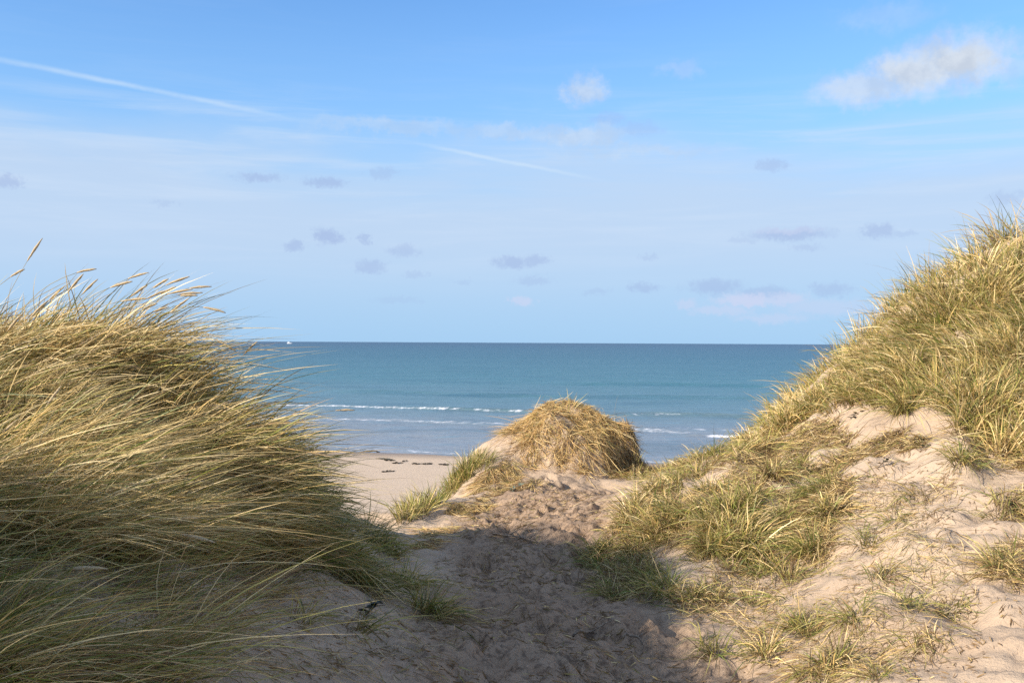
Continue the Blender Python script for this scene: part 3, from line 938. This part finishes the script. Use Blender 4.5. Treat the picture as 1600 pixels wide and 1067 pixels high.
def hummock_grass():
    B = Blades()
    n = 17000
    a = rng.uniform(0, 2 * np.pi, n)
    r = np.sqrt(rng.uniform(0.02, 1.0, n)) * 0.98
    x, y = MX + np.cos(a) * r * 1.12, MY + np.sin(a) * r
    front = np.sin(a)
    keep = ~((front < -0.1) & (r > 0.86) & (vnoise(x * 3, y * 3, 111) > 0.0)) & patchy(x, y, 2.4, 117, -0.06)
    keep &= ~((np.abs((a - 2 * np.pi) + 1.98) < 0.16 * (r - 0.35)) & (r > 0.5)) & ~((np.abs((a - 2 * np.pi) + 1.25) < 0.13) & (r > 0.68))
    keep &= np.hypot(x - MX + 0.10, y - MY + 0.38) > 0.13
    x, y = x[keep], y[keep]
    half = rng.uniform(0, 1, len(x)) < 0.55
    litter(B, x[half], y[half], 0.13, 0.0062, (0.03, 0.25, 1.3, 0.2), gold=1.8, lift=0.25, flow=0.1, hug=0.07)
    litter(B, x[~half], y[~half], 0.24, 0.0058, (0.03, 0.25, 1.3, 0.25), gold=1.8, lift=0.22, flow=0.5, hug=0.09)
    # hanging locks
    for k in range(34):
        aa, rr = rng.choice([-3.05, -2.4, -1.6, -0.9, -0.4, 0.2]) + rng.normal(0, 0.12), rng.uniform(0.45, 0.8)
        cx, cy = MX + np.cos(aa) * rr * 1.1, MY + np.sin(aa) * rr
        m = 44
        jx, jy = rng.normal(cx, 0.08, m), rng.normal(cy, 0.08, m)
        litter(B, jx, jy, rng.uniform(0.22, 0.5), 0.0058, (0.02, 0.25, 1.0, 0.6), gold=1.5, lift=0.4, flow=rng.uniform(0.45, 0.85), hug=0.12)
    # dark peaty root mat on the lee side, darkened further to paint the undercut's shade
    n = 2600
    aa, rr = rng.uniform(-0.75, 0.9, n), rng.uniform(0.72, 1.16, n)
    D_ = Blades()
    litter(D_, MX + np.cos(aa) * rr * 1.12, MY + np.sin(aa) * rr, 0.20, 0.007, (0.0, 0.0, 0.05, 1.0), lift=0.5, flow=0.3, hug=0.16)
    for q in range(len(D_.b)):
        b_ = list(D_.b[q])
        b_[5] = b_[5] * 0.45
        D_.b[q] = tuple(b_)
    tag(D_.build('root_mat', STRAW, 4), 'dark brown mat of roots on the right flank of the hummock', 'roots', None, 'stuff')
    # a few upright stubs on the top edge
    for k in range(9):
        cx, cy = MX + rng.uniform(-0.45, 0.5), MY + rng.uniform(-0.3, 0.3)
        clump(B, cx, cy, 14, 0.06, rng.uniform(0.10, 0.2), lean=(0.1, 0), fan=0.9, droop=0.4, wd=0.005, tint=(0.05, 0.4, 1.0, 0.3), gold=1.0)
    tag(B.build('straw_thatch', STRAW, 5), 'golden matted straw hanging over the sand hummock', 'dead grass', None, 'stuff')
    A = Blades()
    apron = [(640, 850), (700, 795), (760, 735), (800, 712), (815, 745), (850, 755), (770, 790), (720, 830), (660, 860)]
    x, y = sample(apron, 4200)
    keep = patchy(x, y, 3.0, 113, 0.0)
    litter(A, x[keep], y[keep], 0.22, 0.005, (0.1, 0.3, 1.0, 0.6), gold=0.9, lift=0.12, flow=0.75, hug=0.05)
    G = Blades()
    for px, py in [(752, 722), (735, 735), (718, 748), (742, 728), (700, 765), (690, 772), (728, 740), (676, 783), (660, 795), (648, 802), (710, 757), (665, 790), (640, 808)]:
        for _ in range(3):
            x, y, ok = hit(px + rng.uniform(-9, 9), py + rng.uniform(0, 9))
            if ok[0]:
                clump(G, x[0], y[0], 60, 0.10, rng.uniform(0.24, 0.40), lean=(0.1, 0), fan=0.6, droop=0.35, wd=0.006, tint=(1.3, 1.6, 0.6, 0.2))
    tag(A.build('dead_grass', STRAW, 4), 'golden dead grass on the sand ridge running down from the hummock', 'dead grass', None, 'stuff')
    tag(G.build('marram_grass', GRASS, 5), 'green grass along the back of the ridge beside the beach', 'grass', None, 'stuff')


left_grass()
right_grass()
hummock_grass()


# ------------------------------------------------------------------ single tussocks
def offset_mesh(me, base):
    co = np.empty(len(me.vertices) * 3, np.float32)
    me.vertices.foreach_get('co', co)
    co = co.reshape(-1, 3) - np.array(base, np.float32)
    me.vertices.foreach_set('co', np.ascontiguousarray(co).ravel())
    me.update()


def empty(name, loc):
    e = bpy.data.objects.new(name, None)
    e.location = loc
    e.empty_display_size = 0.1
    return link(e)


def tussock(px, py, n, r, L, label, green=1.0, dry=0.5, lean=None, fan=0.8, droop=0.55, wd=0.0044, wind=(0.0, 0.0), cores=3, group='single grass tussocks on the dunes', down=0.5):
    x, y, ok = hit(px, py)
    if not ok[0]:
        return
    x, y = float(x[0]), float(y[0])
    base = (x, y, float(H(x, y)))
    g = normal_xy(np.array([x]), np.array([y]))[0]
    if lean is None:
        lean = (g[0] * down, g[1] * down)
    root = empty('grass_tussock', base)
    tag(root, label, 'grass tussock', group)
    for part, share, tint, hug in (('green_blades', green, (1.6, 1.0, 0.15, 0.0), 0.03), ('dry_blades', dry, (0.1, 0.8, 0.9, 0.9), 0.04)):
        m = int(n * share * 0.8)
        if m < 4:
            continue
        B = Blades()
        for k in range(cores):
            ang, q = rng.uniform(0, 2 * np.pi), rng.uniform(0, r * 0.8)
            clump(B, x + math.cos(ang) * q, y + math.sin(ang) * q, max(m // cores, 3), r * 0.55, L * rng.uniform(0.8, 1.15), lean=(lean[0] + rng.normal(0, 0.35), lean[1] + rng.normal(0, 0.3)),
                  fan=0.75 * fan * rng.uniform(0.7, 1.3) * (1.4 if part == 'dry_blades' else 1.0), droop=droop * rng.uniform(0.7, 1.4) * (1.4 if part == 'dry_blades' else 1.0), wind=wind, wd=wd, tint=tint, hug=hug, jit=0.2, vary=0.3)
        me = B.mesh(part, GRASS if part == 'green_blades' else STRAW, 5)
        offset_mesh(me, base)
        link(bpy.data.objects.new(part, me), root)


TUSSOCKS = [
    # right dune face
    (1285, 768, 300, 0.13, 0.34, 'dense dark green tussock left of the bare sand face, the roundest one', 1.0, 0.25, 0.7),
    (1245, 735, 220, 0.11, 0.34, 'green tussock with long pale leaves just above the round dark green one', 0.9, 0.5, 0.5),
    (1507, 715, 170, 0.07, 0.30, 'small drooping green tussock alone on the bare sand below the crest', 1.0, 0.5, 1.1),
    (1418, 640, 300, 0.13, 0.42, 'wide spreading tussock at the upper edge of the bare sand face', 0.7, 0.9, 0.9),
    (1230, 808, 170, 0.10, 0.28, 'fresh green tussock in the straw below the round dark green one', 1.0, 0.3, 0.5),
    (1272, 858, 240, 0.11, 0.32, 'green tussock at the lower corner of the straw slope beside bare sand', 0.9, 0.6, 0.7),
    (1285, 805, 90, 0.07, 0.22, 'small faded tussock between the straw slope and the bare sand', 0.7, 0.6, 0.6),
    (1112, 1022, 90, 0.09, 0.28, 'sparse wispy tussock in the shade on the right edge of the path', 0.9, 0.4, 0.4),
    (1042, 920, 200, 0.12, 0.30, 'shaded green tussock at the foot of the right dune, further from the path', 1.0, 0.4, 0.6),
    (966, 935, 190, 0.12, 0.28, 'shaded tussock at the foot of the right dune closest to the path', 0.8, 0.7, 0.7),
    (930, 862, 130, 0.09, 0.24, 'low dark tussock where the shadow edge meets the right dune', 0.9, 0.4, 0.5),
    (1252, 985, 200, 0.11, 0.26, 'half lit olive tussock on sand near the bottom edge, right of the path', 0.8, 0.8, 0.6),
    (1292, 1040, 220, 0.10, 0.24, 'golden dry tussock at the bottom edge of the sunlit dune', 0.3, 1.4, 0.6),
    (1205, 1020, 130, 0.09, 0.26, 'brownish tussock on the shadow edge at the foot of the right dune', 0.5, 0.9, 0.5),
    (1180, 945, 70, 0.08, 0.22, 'thin dry tussock in the shade below the straw slope', 0.4, 0.9, 0.6),
    (1405, 812, 46, 0.10, 0.26, 'wiry tangle of thin stems in the middle of the bare sand face', 0.6, 0.8, 0.6),
    (1440, 775, 36, 0.08, 0.24, 'few faded wiry stems on bare sand under the wide spreading tussock', 0.5, 0.9, 0.7),
    (1350, 842, 80, 0.07, 0.22, 'short sunlit tussock just right of the straw slope', 0.8, 0.7, 0.4),
    (1385, 900, 70, 0.08, 0.22, 'pale thin tussock on the lower sunlit sand, upper one of a pair', 0.6, 1.0, 0.5),
    (1335, 965, 100, 0.09, 0.24, 'straggling green and straw tussock on the lower sunlit sand, lower of a pair', 0.7, 0.9, 0.5),
    (1420, 940, 70, 0.07, 0.22, 'loose tussock on the lower sunlit sand left of the smooth sand chute', 0.8, 0.5, 0.5),
    (1495, 958, 60, 0.06, 0.16, 'small dark tuft on sand beside the fluted sand chute', 0.8, 0.5, 0.6),
    (1440, 1005, 60, 0.07, 0.18, 'small straw tuft low on the sunlit sand', 0.3, 1.0, 0.5),
    (1370, 1050, 90, 0.08, 0.18, 'low golden tuft touching the bottom edge of the picture', 0.3, 1.2, 0.5),
    (1575, 800, 160, 0.12, 0.26, 'dead brown tussock against the right edge, upper of two', 0.2, 1.3, 0.8),
    (1570, 880, 130, 0.10, 0.24, 'dead matted tussock against the right edge, lower of two', 0.35, 1.2, 0.9),
    (1110, 712, 200, 0.13, 0.30, 'pale yellow green tussock against the sea beside the notch', 1.0, 0.8, 0.2),
    (1048, 752, 200, 0.13, 0.30, 'bright yellow green tussock just right of the hummock', 1.0, 0.7, 0.4),
    (1060, 815, 190, 0.12, 0.30, 'leaning yellow green tussock where the path bends, on the right dune', 0.9, 0.9, 0.7),
    (1145, 800, 170, 0.11, 0.30, 'tall straw tipped tussock in the middle of the straw slope', 0.9, 0.9, 0.6),
    (1175, 865, 170, 0.11, 0.28, 'overhanging straw tussock on the lower lip of the straw slope', 0.4, 1.2, 0.9),
    # left side of the path
    (545, 905, 420, 0.16, 0.42, 'big dark green tussock overhanging the shaded sand left of the path', 1.1, 0.3, 0.7),
    (500, 870, 260, 0.14, 0.42, 'dark green tussock beside the big overhanging one, further from the path', 1.0, 0.4, 0.6),
    (672, 960, 260, 0.12, 0.34, 'brown green tussock hanging down to the left edge of the path', 0.7, 0.8, 1.3),
    (636, 918, 170, 0.11, 0.30, 'ragged tussock above the one hanging down to the path edge', 0.8, 0.7, 0.8),
    (606, 862, 200, 0.12, 0.30, 'green tussock in the dip where the beach shows through', 1.0, 0.4, 0.3),
    (575, 842, 200, 0.12, 0.36, 'wind blown tussock at the dip, leaning out over the beach', 0.9, 0.6, 0.5),
    (560, 985, 60, 0.07, 0.26, 'wispy tussock on the shaded sand left of the path, furthest down', 0.8, 0.6, 0.5),
    (470, 975, 50, 0.08, 0.22, 'thin yellowish tussock on the shaded sand under the thick grass', 0.5, 1.0, 0.5),
    (840, 758, 120, 0.10, 0.16, 'dark brown matted tuft on the sand in front of the hummock', 0.0, 1.4, 0.8),
]
for px, py, n, r, L, label, gr, dr, dn in TUSSOCKS:
    tussock(px, py, n, r, L, label, gr, dr, down=dn, cores=4 if n > 150 else 2)
x0, y0 = MX - 0.03, MY - 0.05
B = Blades()
clump(B, x0, y0, 26, 0.07, 0.36, lean=(0.02, 0.0), fan=0.5, droop=0.25, wd=0.005, tint=(0.0, 0.3, 1.5, 0.2), gold=1.0)
bs_ = (x0, y0, float(H(x0, y0)))
me = B.mesh('dry_blades', STRAW, 5)
offset_mesh(me, bs_)
e = tag(empty('grass_tussock', bs_), 'thin upright straw tuft on the very top of the hummock', 'grass tussock', 'single grass tussocks on the dunes')
link(bpy.data.objects.new('dry_blades', me), e)


# ------------------------------------------------------------------ seed heads
def plain(name, c1, c2, scale=60.0, rough=0.8):
    m, T = mat_new(name)
    p = T.n('ShaderNodeTexCoord').outputs['Object']
    nn = T.noise(p, scale, 4.0, 0.6).outputs[0]
    bs = T.n('ShaderNodeBsdfPrincipled')
    T.put(bs.inputs['Base Color'], T.mix(T.rng(nn, 0.35, 0.65), c1, c2))
    bs.inputs['Roughness'].default_value = rough
    bs.inputs['Specular IOR Level'].default_value = 0.2
    b = T.n('ShaderNodeBump')
    b.inputs['Strength'].default_value = 0.4
    b.inputs['Distance'].default_value = 0.004
    T.put(b.inputs['Height'], nn)
    T.t.links.new(b.outputs[0], bs.inputs['Normal'])
    return finish(m, T, bs.outputs[0])


SEED = plain('seed_head', (0.40, 0.29, 0.16), (0.60, 0.47, 0.29), 260.0)
STEM = plain('straw_stem', (0.46, 0.36, 0.17), (0.40, 0.34, 0.15), 30.0)
WOOD = plain('driftwood', (0.16, 0.115, 0.08), (0.30, 0.235, 0.17), 45.0)
DARKLEAF = plain('dark_leaf', (0.030, 0.032, 0.018), (0.060, 0.055, 0.030), 30.0, 0.5)
SAGE = plain('sage_leaf', (0.12, 0.15, 0.10), (0.20, 0.22, 0.15), 30.0, 0.6)
WEED = plain('seaweed', (0.022, 0.017, 0.011), (0.055, 0.042, 0.026), 14.0, 0.45)
PAINT = plain('boat_paint', (0.78, 0.78, 0.78), (0.82, 0.82, 0.81), 1.0, 0.4)
BOATDARK = plain('boat_dark', (0.03, 0.035, 0.045), (0.05, 0.05, 0.06), 1.0, 0.4)


def tube(points, radii, sides, mat, name, base, parent, jitter=0.0):
    P = np.array(points, float) - np.array(base)
    n = len(P)
    T_ = np.gradient(P, axis=0)
    T_ /= np.linalg.norm(T_, axis=1, keepdims=True)
    up = np.array([0.3, 0.9, 0.2])
    A = np.cross(T_, up)
    A /= np.linalg.norm(A, axis=1, keepdims=True)
    Bn = np.cross(T_, A)
    V, Fs = [], []
    for i in range(n):
        for k in range(sides):
            an = 2 * math.pi * k / sides
            rr = radii[i] * (1 + rng.uniform(-jitter, jitter))
            V.append(P[i] + rr * (A[i] * math.cos(an) + Bn[i] * math.sin(an)))
    for i in range(n - 1):
        for k in range(sides):
            k2 = (k + 1) % sides
            Fs.append((i * sides + k, i * sides + k2, (i + 1) * sides + k2, (i + 1) * sides + k))
    Fs.append(tuple(range(sides))[::-1])
    Fs.append(tuple(range((n - 1) * sides, n * sides)))
    me = bpy.data.meshes.new(name)
    me.from_pydata([tuple(v) for v in V], [], Fs)
    me.polygons.foreach_set('use_smooth', [True] * len(me.polygons))
    me.materials.append(mat)
    return link(bpy.data.objects.new(name, me), parent)


def seed_stalk(px, py, d, ang, label, hl=0.13, slen=0.5):
    """a flower stalk: thin stem rising from the grass, spindle-shaped seed head at its end"""
    c0 = np.array(at(px, py, d))
    ax = np.array([math.cos(R(ang)), rng.uniform(-0.15, 0.15), math.sin(R(ang))])
    ax /= np.linalg.norm(ax)
    h0, h1 = c0 - ax * hl / 2, c0 + ax * hl / 2
    rx, ry = h0[0] - slen * (0.25 + 0.6 * math.cos(R(ang))), h0[1] + rng.uniform(-0.1, 0.1)
    root = np.array([rx, ry, float(H(rx, ry))])
    if root[2] > h0[2] - 0.12:
        root[2] = h0[2] - 0.12 if float(H(rx, ry)) > h0[2] else root[2]
    ctl = h0 - ax * 0.55 * np.linalg.norm(h0 - root)
    e = tag(empty('seed_stalk', tuple(root)), label, 'seed head', 'grass seed heads on the left dune')
    ts = np.linspace(0, 1, 9)[:, None]
    pts = (1 - ts) ** 2 * root + 2 * ts * (1 - ts) * ctl + ts ** 2 * h0
    tube(pts, np.linspace(0.0022, 0.0013, 9), 4, STEM, 'stem', root, e)
    tt = np.linspace(0, 1, 10)
    sag = np.array([0, 0, -0.012])
    pts = h0 + (h1 - h0) * tt[:, None] + sag * (tt ** 2)[:, None]
    rad = 0.0058 * (np.sin(np.pi * np.clip(tt * 0.93 + 0.05, 0, 1)) ** 0.75) + 0.0008
    tube(pts, rad, 7, SEED, 'seed_spike', root, e, 0.28)


ORD = ['first', 'second', 'third', 'fourth', 'fifth', 'sixth', 'seventh', 'eighth', 'ninth', 'tenth', 'eleventh', 'twelfth', 'thirteenth',
       'fourteenth', 'fifteenth', 'sixteenth', 'seventeenth', 'eighteenth', 'nineteenth', 'twentieth', 'twenty-first', 'twenty-second', 'twenty-third', 'twenty-fourth']
sky_heads = [(27, 429, 35), (54, 392, 62), (118, 444, 52), (135, 425, 18), (140, 450, 45), (88, 461, 48), (189, 446, 20), (216, 432, 20), (217, 456, 42), (246, 461, 26), (251, 444, 36),
             (263, 455, 32), (277, 440, 24), (281, 457, 16), (281, 478, 40), (295, 463, 8), (297, 460, 10), (313, 450, 10), (210, 470, 10), (335, 485, -8), (233, 481, 30), (251, 485, 25)]
sky_heads.sort()
for i, (px, py, an) in enumerate(sky_heads):
    seed_stalk(px, py, 5.2 + 0.5 * (i % 3) / 2, an, 'tan seed head above the left grass, %s from the left against the sky' % ORD[i], hl=rng.uniform(0.09, 0.16))
for px, py, an, d, label in (
        (61, 485, 50, 4.9, 'pale seed head standing inside the grass near the left edge, upper one'),
        (24, 505, 50, 4.8, 'pale seed head standing inside the grass at the left edge, lower one'),
        (354, 541, -25, 5.6, 'nodding seed head in front of the horizon at the grass edge'),
        (391, 545, 48, 6.0, 'upright pale seed head in front of the sea right of the nodding one'),
        (84, 622, 60, 4.3, 'long pale seed head rising in the middle of the left grass'),
        (13, 672, 48, 4.0, 'pale seed head at the left edge, halfway down the grass'),
        (248, 728, 55, 4.1, 'pale upright seed head where the grass turns to shadow'),
        (310, 755, 8, 4.2, 'bright straw seed head lying flat across the shaded grass'),
        (285, 811, 8, 3.7, 'pale seed head lying in the shade below the bright flat one'),
        (311, 841, -6, 3.6, 'drooping pale seed head low in the shaded grass'),
        (137, 889, 6, 3.0, 'pale seed head lying low over the shaded grass near the bottom left'),
        (540, 641, 6, 6.6, 'brown seed head in front of the white breaker'),
        (577, 705, 10, 7.0, 'dark seed head in front of the waterline'),
        (602, 717, 2, 7.1, 'dark nodding seed head in front of the beach')):
    seed_stalk(px, py, d, an, label, hl=0.13, slen=0.55)


# ------------------------------------------------------------------ small things on the sand
def stick(px0, py0, px1, py1, rad, label, mat=WOOD, branch=False, sag=0.02):
    x, y, ok = hit([px0, px1], [py0, py1])
    if not ok.all():
        return
    t = np.linspace(0, 1, 9)
    xs, ys = x[0] + (x[1] - x[0]) * t, y[0] + (y[1] - y[0]) * t
    bow = np.sin(t * np.pi) * 0.06
    xs, ys = xs + bow * 0.4, ys + bow
    zs = np.maximum(H(xs, ys) + rad * 0.6, np.interp(t, [0, 1], [H(x[0], y[0]), H(x[1], y[1])]) + rad * 0.4)
    base = (float(xs[4]), float(ys[4]), float(H(xs[4], ys[4])))
    e = tag(empty('stick', base), label, 'stick')
    tube(np.c_[xs, ys, zs], rad * (1 - 0.6 * t), 6, mat, 'shaft', base, e, 0.2)
    for k, (i0, sgn) in enumerate(((2, 1), (4, -1), (5, 1)) if branch else ((5, 1),)):
        q = np.array([xs[i0], ys[i0], zs[i0]])
        dv = np.array([0.10 * sgn + 0.04, 0.06, 0.06])
        pts = q + np.outer(np.linspace(0, 1, 5), dv)
        tube(pts, np.linspace(rad * 0.5, rad * 0.2, 5), 5, mat, 'twig', base, e, 0.1)


stick(772, 836, 852, 851, 0.010, 'thin bowed driftwood stick on the sunlit sand before the hummock', branch=True)
stick(898, 996, 934, 990, 0.010, 'short straight stick lying on the shaded path')
stick(1545, 788, 1606, 772, 0.007, 'pale thin stick on the sunlit sand at the right edge', STEM)
stick(975, 999, 1006, 1006, 0.008, 'dark twig on the shaded path near the right dune')


def sprig(px, py, n, size, label, mat, cat='sprig'):
    x, y, ok = hit(px, py)
    if not ok[0]:
        return
    x, y = float(x[0]), float(y[0])
    base = np.array([x, y, float(H(x, y))])
    e = tag(empty('leafy_sprig', tuple(base)), label, cat)
    tip = base + np.array([size * 0.9, -size * 0.2, size * 0.5])
    tube([base, base * 0.5 + tip * 0.5 + np.array([0, 0, size * 0.2]), tip], [0.004, 0.003, 0.002], 5, WOOD, 'stem', base, e)
    for i in range(n):
        t = rng.uniform(0.05, 1)
        c0 = base + (tip - base) * t + np.array([0, 0, size * 0.25 * math.sin(t * 3)])
        a = rng.uniform(0, 2 * math.pi)
        d = np.array([math.cos(a), math.sin(a), rng.uniform(0.0, 0.7)])
        s_ = np.cross(d, [0, 0, 1])
        s_ /= np.linalg.norm(s_)
        ln, w_ = size * rng.uniform(0.3, 0.55), size * rng.uniform(0.10, 0.16)
        V = [c0, c0 + d * ln * 0.4 + s_ * w_ + [0, 0, ln * 0.1], c0 + d * ln * 0.4 - s_ * w_ + [0, 0, ln * 0.1], c0 + d * ln * 0.75 + s_ * w_ * 0.7,
             c0 + d * ln * 0.75 - s_ * w_ * 0.7, c0 + d * ln - np.array([0, 0, ln * 0.15]), c0 + d * ln * 0.45 - [0, 0, ln * 0.03], c0 + d * ln * 0.78 - [0, 0, ln * 0.05]]
        Fs = [(0, 6, 1), (0, 2, 6), (1, 6, 7, 3), (6, 2, 4, 7), (3, 7, 5), (7, 4, 5)]
        me = bpy.data.meshes.new('leaf')
        me.from_pydata([tuple(v - base) for v in map(np.array, V)], [], Fs)
        me.materials.append(mat)
        link(bpy.data.objects.new('leaf', me), e)


sprig(574, 962, 16, 0.11, 'dark leafy sprig on the shaded sand left of the path', DARKLEAF)
sprig(1437, 703, 9, 0.09, 'small dark leafy sprig on bare sand near the top of the right dune', DARKLEAF)
sprig(1372, 728, 9, 0.10, 'sparse dark sprig on sand left of the drooping tussock', DARKLEAF)
sprig(1330, 655, 12, 0.13, 'dark weathered sprig in the upper straw of the right dune', DARKLEAF)
sprig(800, 768, 10, 0.14, 'grey green leafy sprig beside the dark matted tuft', SAGE)
sprig(1570, 796, 9, 0.09, 'little dark sprig on sand by the right edge', DARKLEAF)


def seaweed(px, py, w, label, n=7):
    x, y, ok = hit(px, py, 20.0, 62.0, 2500)
    if not ok[0]:
        return
    x, y = float(x[0]), float(y[0])
    base = np.array([x, y, float(H(x, y))])
    e = tag(empty('seaweed', tuple(base)), label, 'seaweed', 'seaweed washed up on the beach')
    for i in range(n):
        ox = rng.uniform(-w / 2, w / 2)
        oy = rng.uniform(-0.25, 0.25) + 0.3 * ox
        ln = w * rng.uniform(0.35, 0.8)
        t = np.linspace(0, 1, 6)
        ph = rng.uniform(0, 6)
        xs = base[0] + ox + ln * (t - 0.5)
        ys = base[1] + oy + 0.06 * np.sin(t * 5 + ph)
        zs = H(xs, ys) + 0.015 + 0.05 * np.abs(np.sin(t * 4 + ph)) * math.exp(-(ox / w * 2.2) ** 2)
        tube(np.c_[xs, ys, zs], 0.020 * np.sin(np.pi * (t * 0.9 + 0.05)) + 0.005, 6, WEED, 'frond', base, e, 0.3)


for px, py, w, label in ((609, 721, 0.40, 'dark seaweed strand on the beach, topmost left of the row'), (622, 725, 0.35, 'broken seaweed bits, second along the tide row'),
                         (633, 722, 0.16, 'small round seaweed lump in the tide row'), (651, 726, 0.34, 'seaweed strand in the middle of the tide row'),
                         (669, 726, 0.42, 'thickest seaweed strand of the tide row, by the green ridge'), (694, 727, 0.40, 'faint seaweed strand ending the tide row at the green ridge'),
                         (608, 738, 0.36, 'lone dark seaweed patch on the open beach below the tide row'), (591, 708, 0.12, 'tiny dark lump at the waterline')):
    seaweed(px, py, w, label, 7 if w > 0.2 else 4)


# ------------------------------------------------------------------ plant litter on the path
def path_litter():
    n = 9000
    y = rng.uniform(4.2, 12.6, n)
    cxp = np.interp(y, [2, 4.8, 6.5, 8, 10, 12.5], [0.4, 0.45, 0.25, 0.15, 0.2, 0.5])
    x = cxp + rng.normal(0, 0.75, n)
    keep = (path_mask(x, y) > 0.15) & patchy(x, y, 2.0, 301, -0.05)
    x, y = x[keep], y[keep]
    B = Blades()
    litter(B, x, y, 0.07, 0.0070, (0.0, 0.1, 0.2, 1.4), lift=0.15, flow=0.1, hug=0.012)
    # crumbs of bark and root on the open dune faces
    for poly, m in (([(1200, 640), (1620, 700), (1620, 1067), (1230, 1067), (1230, 900)], 1700), ([(400, 880), (560, 890), (760, 1060), (420, 1067)], 500), ([(680, 850), (780, 750), (980, 770), (960, 850)], 500)):
        x, y = sample(poly, m)
        kp = patchy(x, y, 3.0, 303, -0.05)
        litter(B, x[kp], y[kp], 0.045, 0.0065, (0.0, 0.0, 0.15, 1.4), lift=0.2, flow=0.2, hug=0.012)
    me = B.mesh('plant_litter', STRAW, 3)
    tag(link(bpy.data.objects.new('plant_litter', me)), 'scattered bits of brown plant litter on the shaded path', 'litter', None, 'stuff')


path_litter()


# ------------------------------------------------------------------ boat on the horizon
def boat():
    D = 2600.0
    bx = (453 - CX) / F * D
    e = tag(empty('fishing_boat', (bx, D, 0.0)), 'small white fishing boat far out below the horizon', 'boat')

    def part(name, V, Fs, mat, parent=e):
        me = bpy.data.meshes.new(name)
        me.from_pydata(V, [], Fs)
        me.materials.append(mat)
        return link(bpy.data.objects.new(name, me), parent)
    sec = [(-7.5, 1.9, 2.0), (-4, 2.3, 1.9), (0, 2.4, 2.0), (4, 2.1, 2.6), (6.8, 1.0, 3.4), (8.2, 0.05, 3.9)]
    V, Fs = [], []
    for x, w, h in sec:
        V += [(x, -w, h), (x * 0.95, -w * 0.75, -0.4), (x * 0.95, w * 0.75, -0.4), (x, w, h)]
    for i in range(len(sec) - 1):
        a, b = 4 * i, 4 * i + 4
        Fs += [(a, b, b + 1, a + 1), (a + 1, b + 1, b + 2, a + 2), (a + 2, b + 2, b + 3, a + 3), (a + 3, b + 3, b, a)]
    Fs += [(0, 1, 2, 3)]
    part('hull', V, Fs, PAINT)

    def box(name, x0, x1, y0, y1, z0, z1, mat, sl=0.0, parent=e):
        V = [(x0, y0, z0), (x1, y0, z0), (x1, y1, z0), (x0, y1, z0), (x0 + sl, y0 * 0.9, z1), (x1 - sl, y0 * 0.9, z1), (x1 - sl, y1 * 0.9, z1), (x0 + sl, y1 * 0.9, z1)]
        return part(name, V, [(3, 2, 1, 0), (4, 5, 6, 7), (0, 1, 5, 4), (1, 2, 6, 5), (2, 3, 7, 6), (3, 0, 4, 7)], mat, parent)
    cab = box('wheelhouse', -6.0, -1.0, -1.7, 1.7, 1.9, 5.4, PAINT, 0.35)
    for x in (-5.0, -3.6, -2.2):
        box('window', x - 0.45, x + 0.45, -1.70, -1.60, 3.9, 4.7, BOATDARK, 0.0, cab)
    tube([(bx + 1.0, D, 2.0), (bx + 1.0, D, 8.0)], [0.16, 0.08], 6, BOATDARK, 'mast', (bx, D, 0.0), e)
    box('railing', -7.4, 4.5, -2.2, -2.1, 2.3, 2.7, PAINT)


boat()
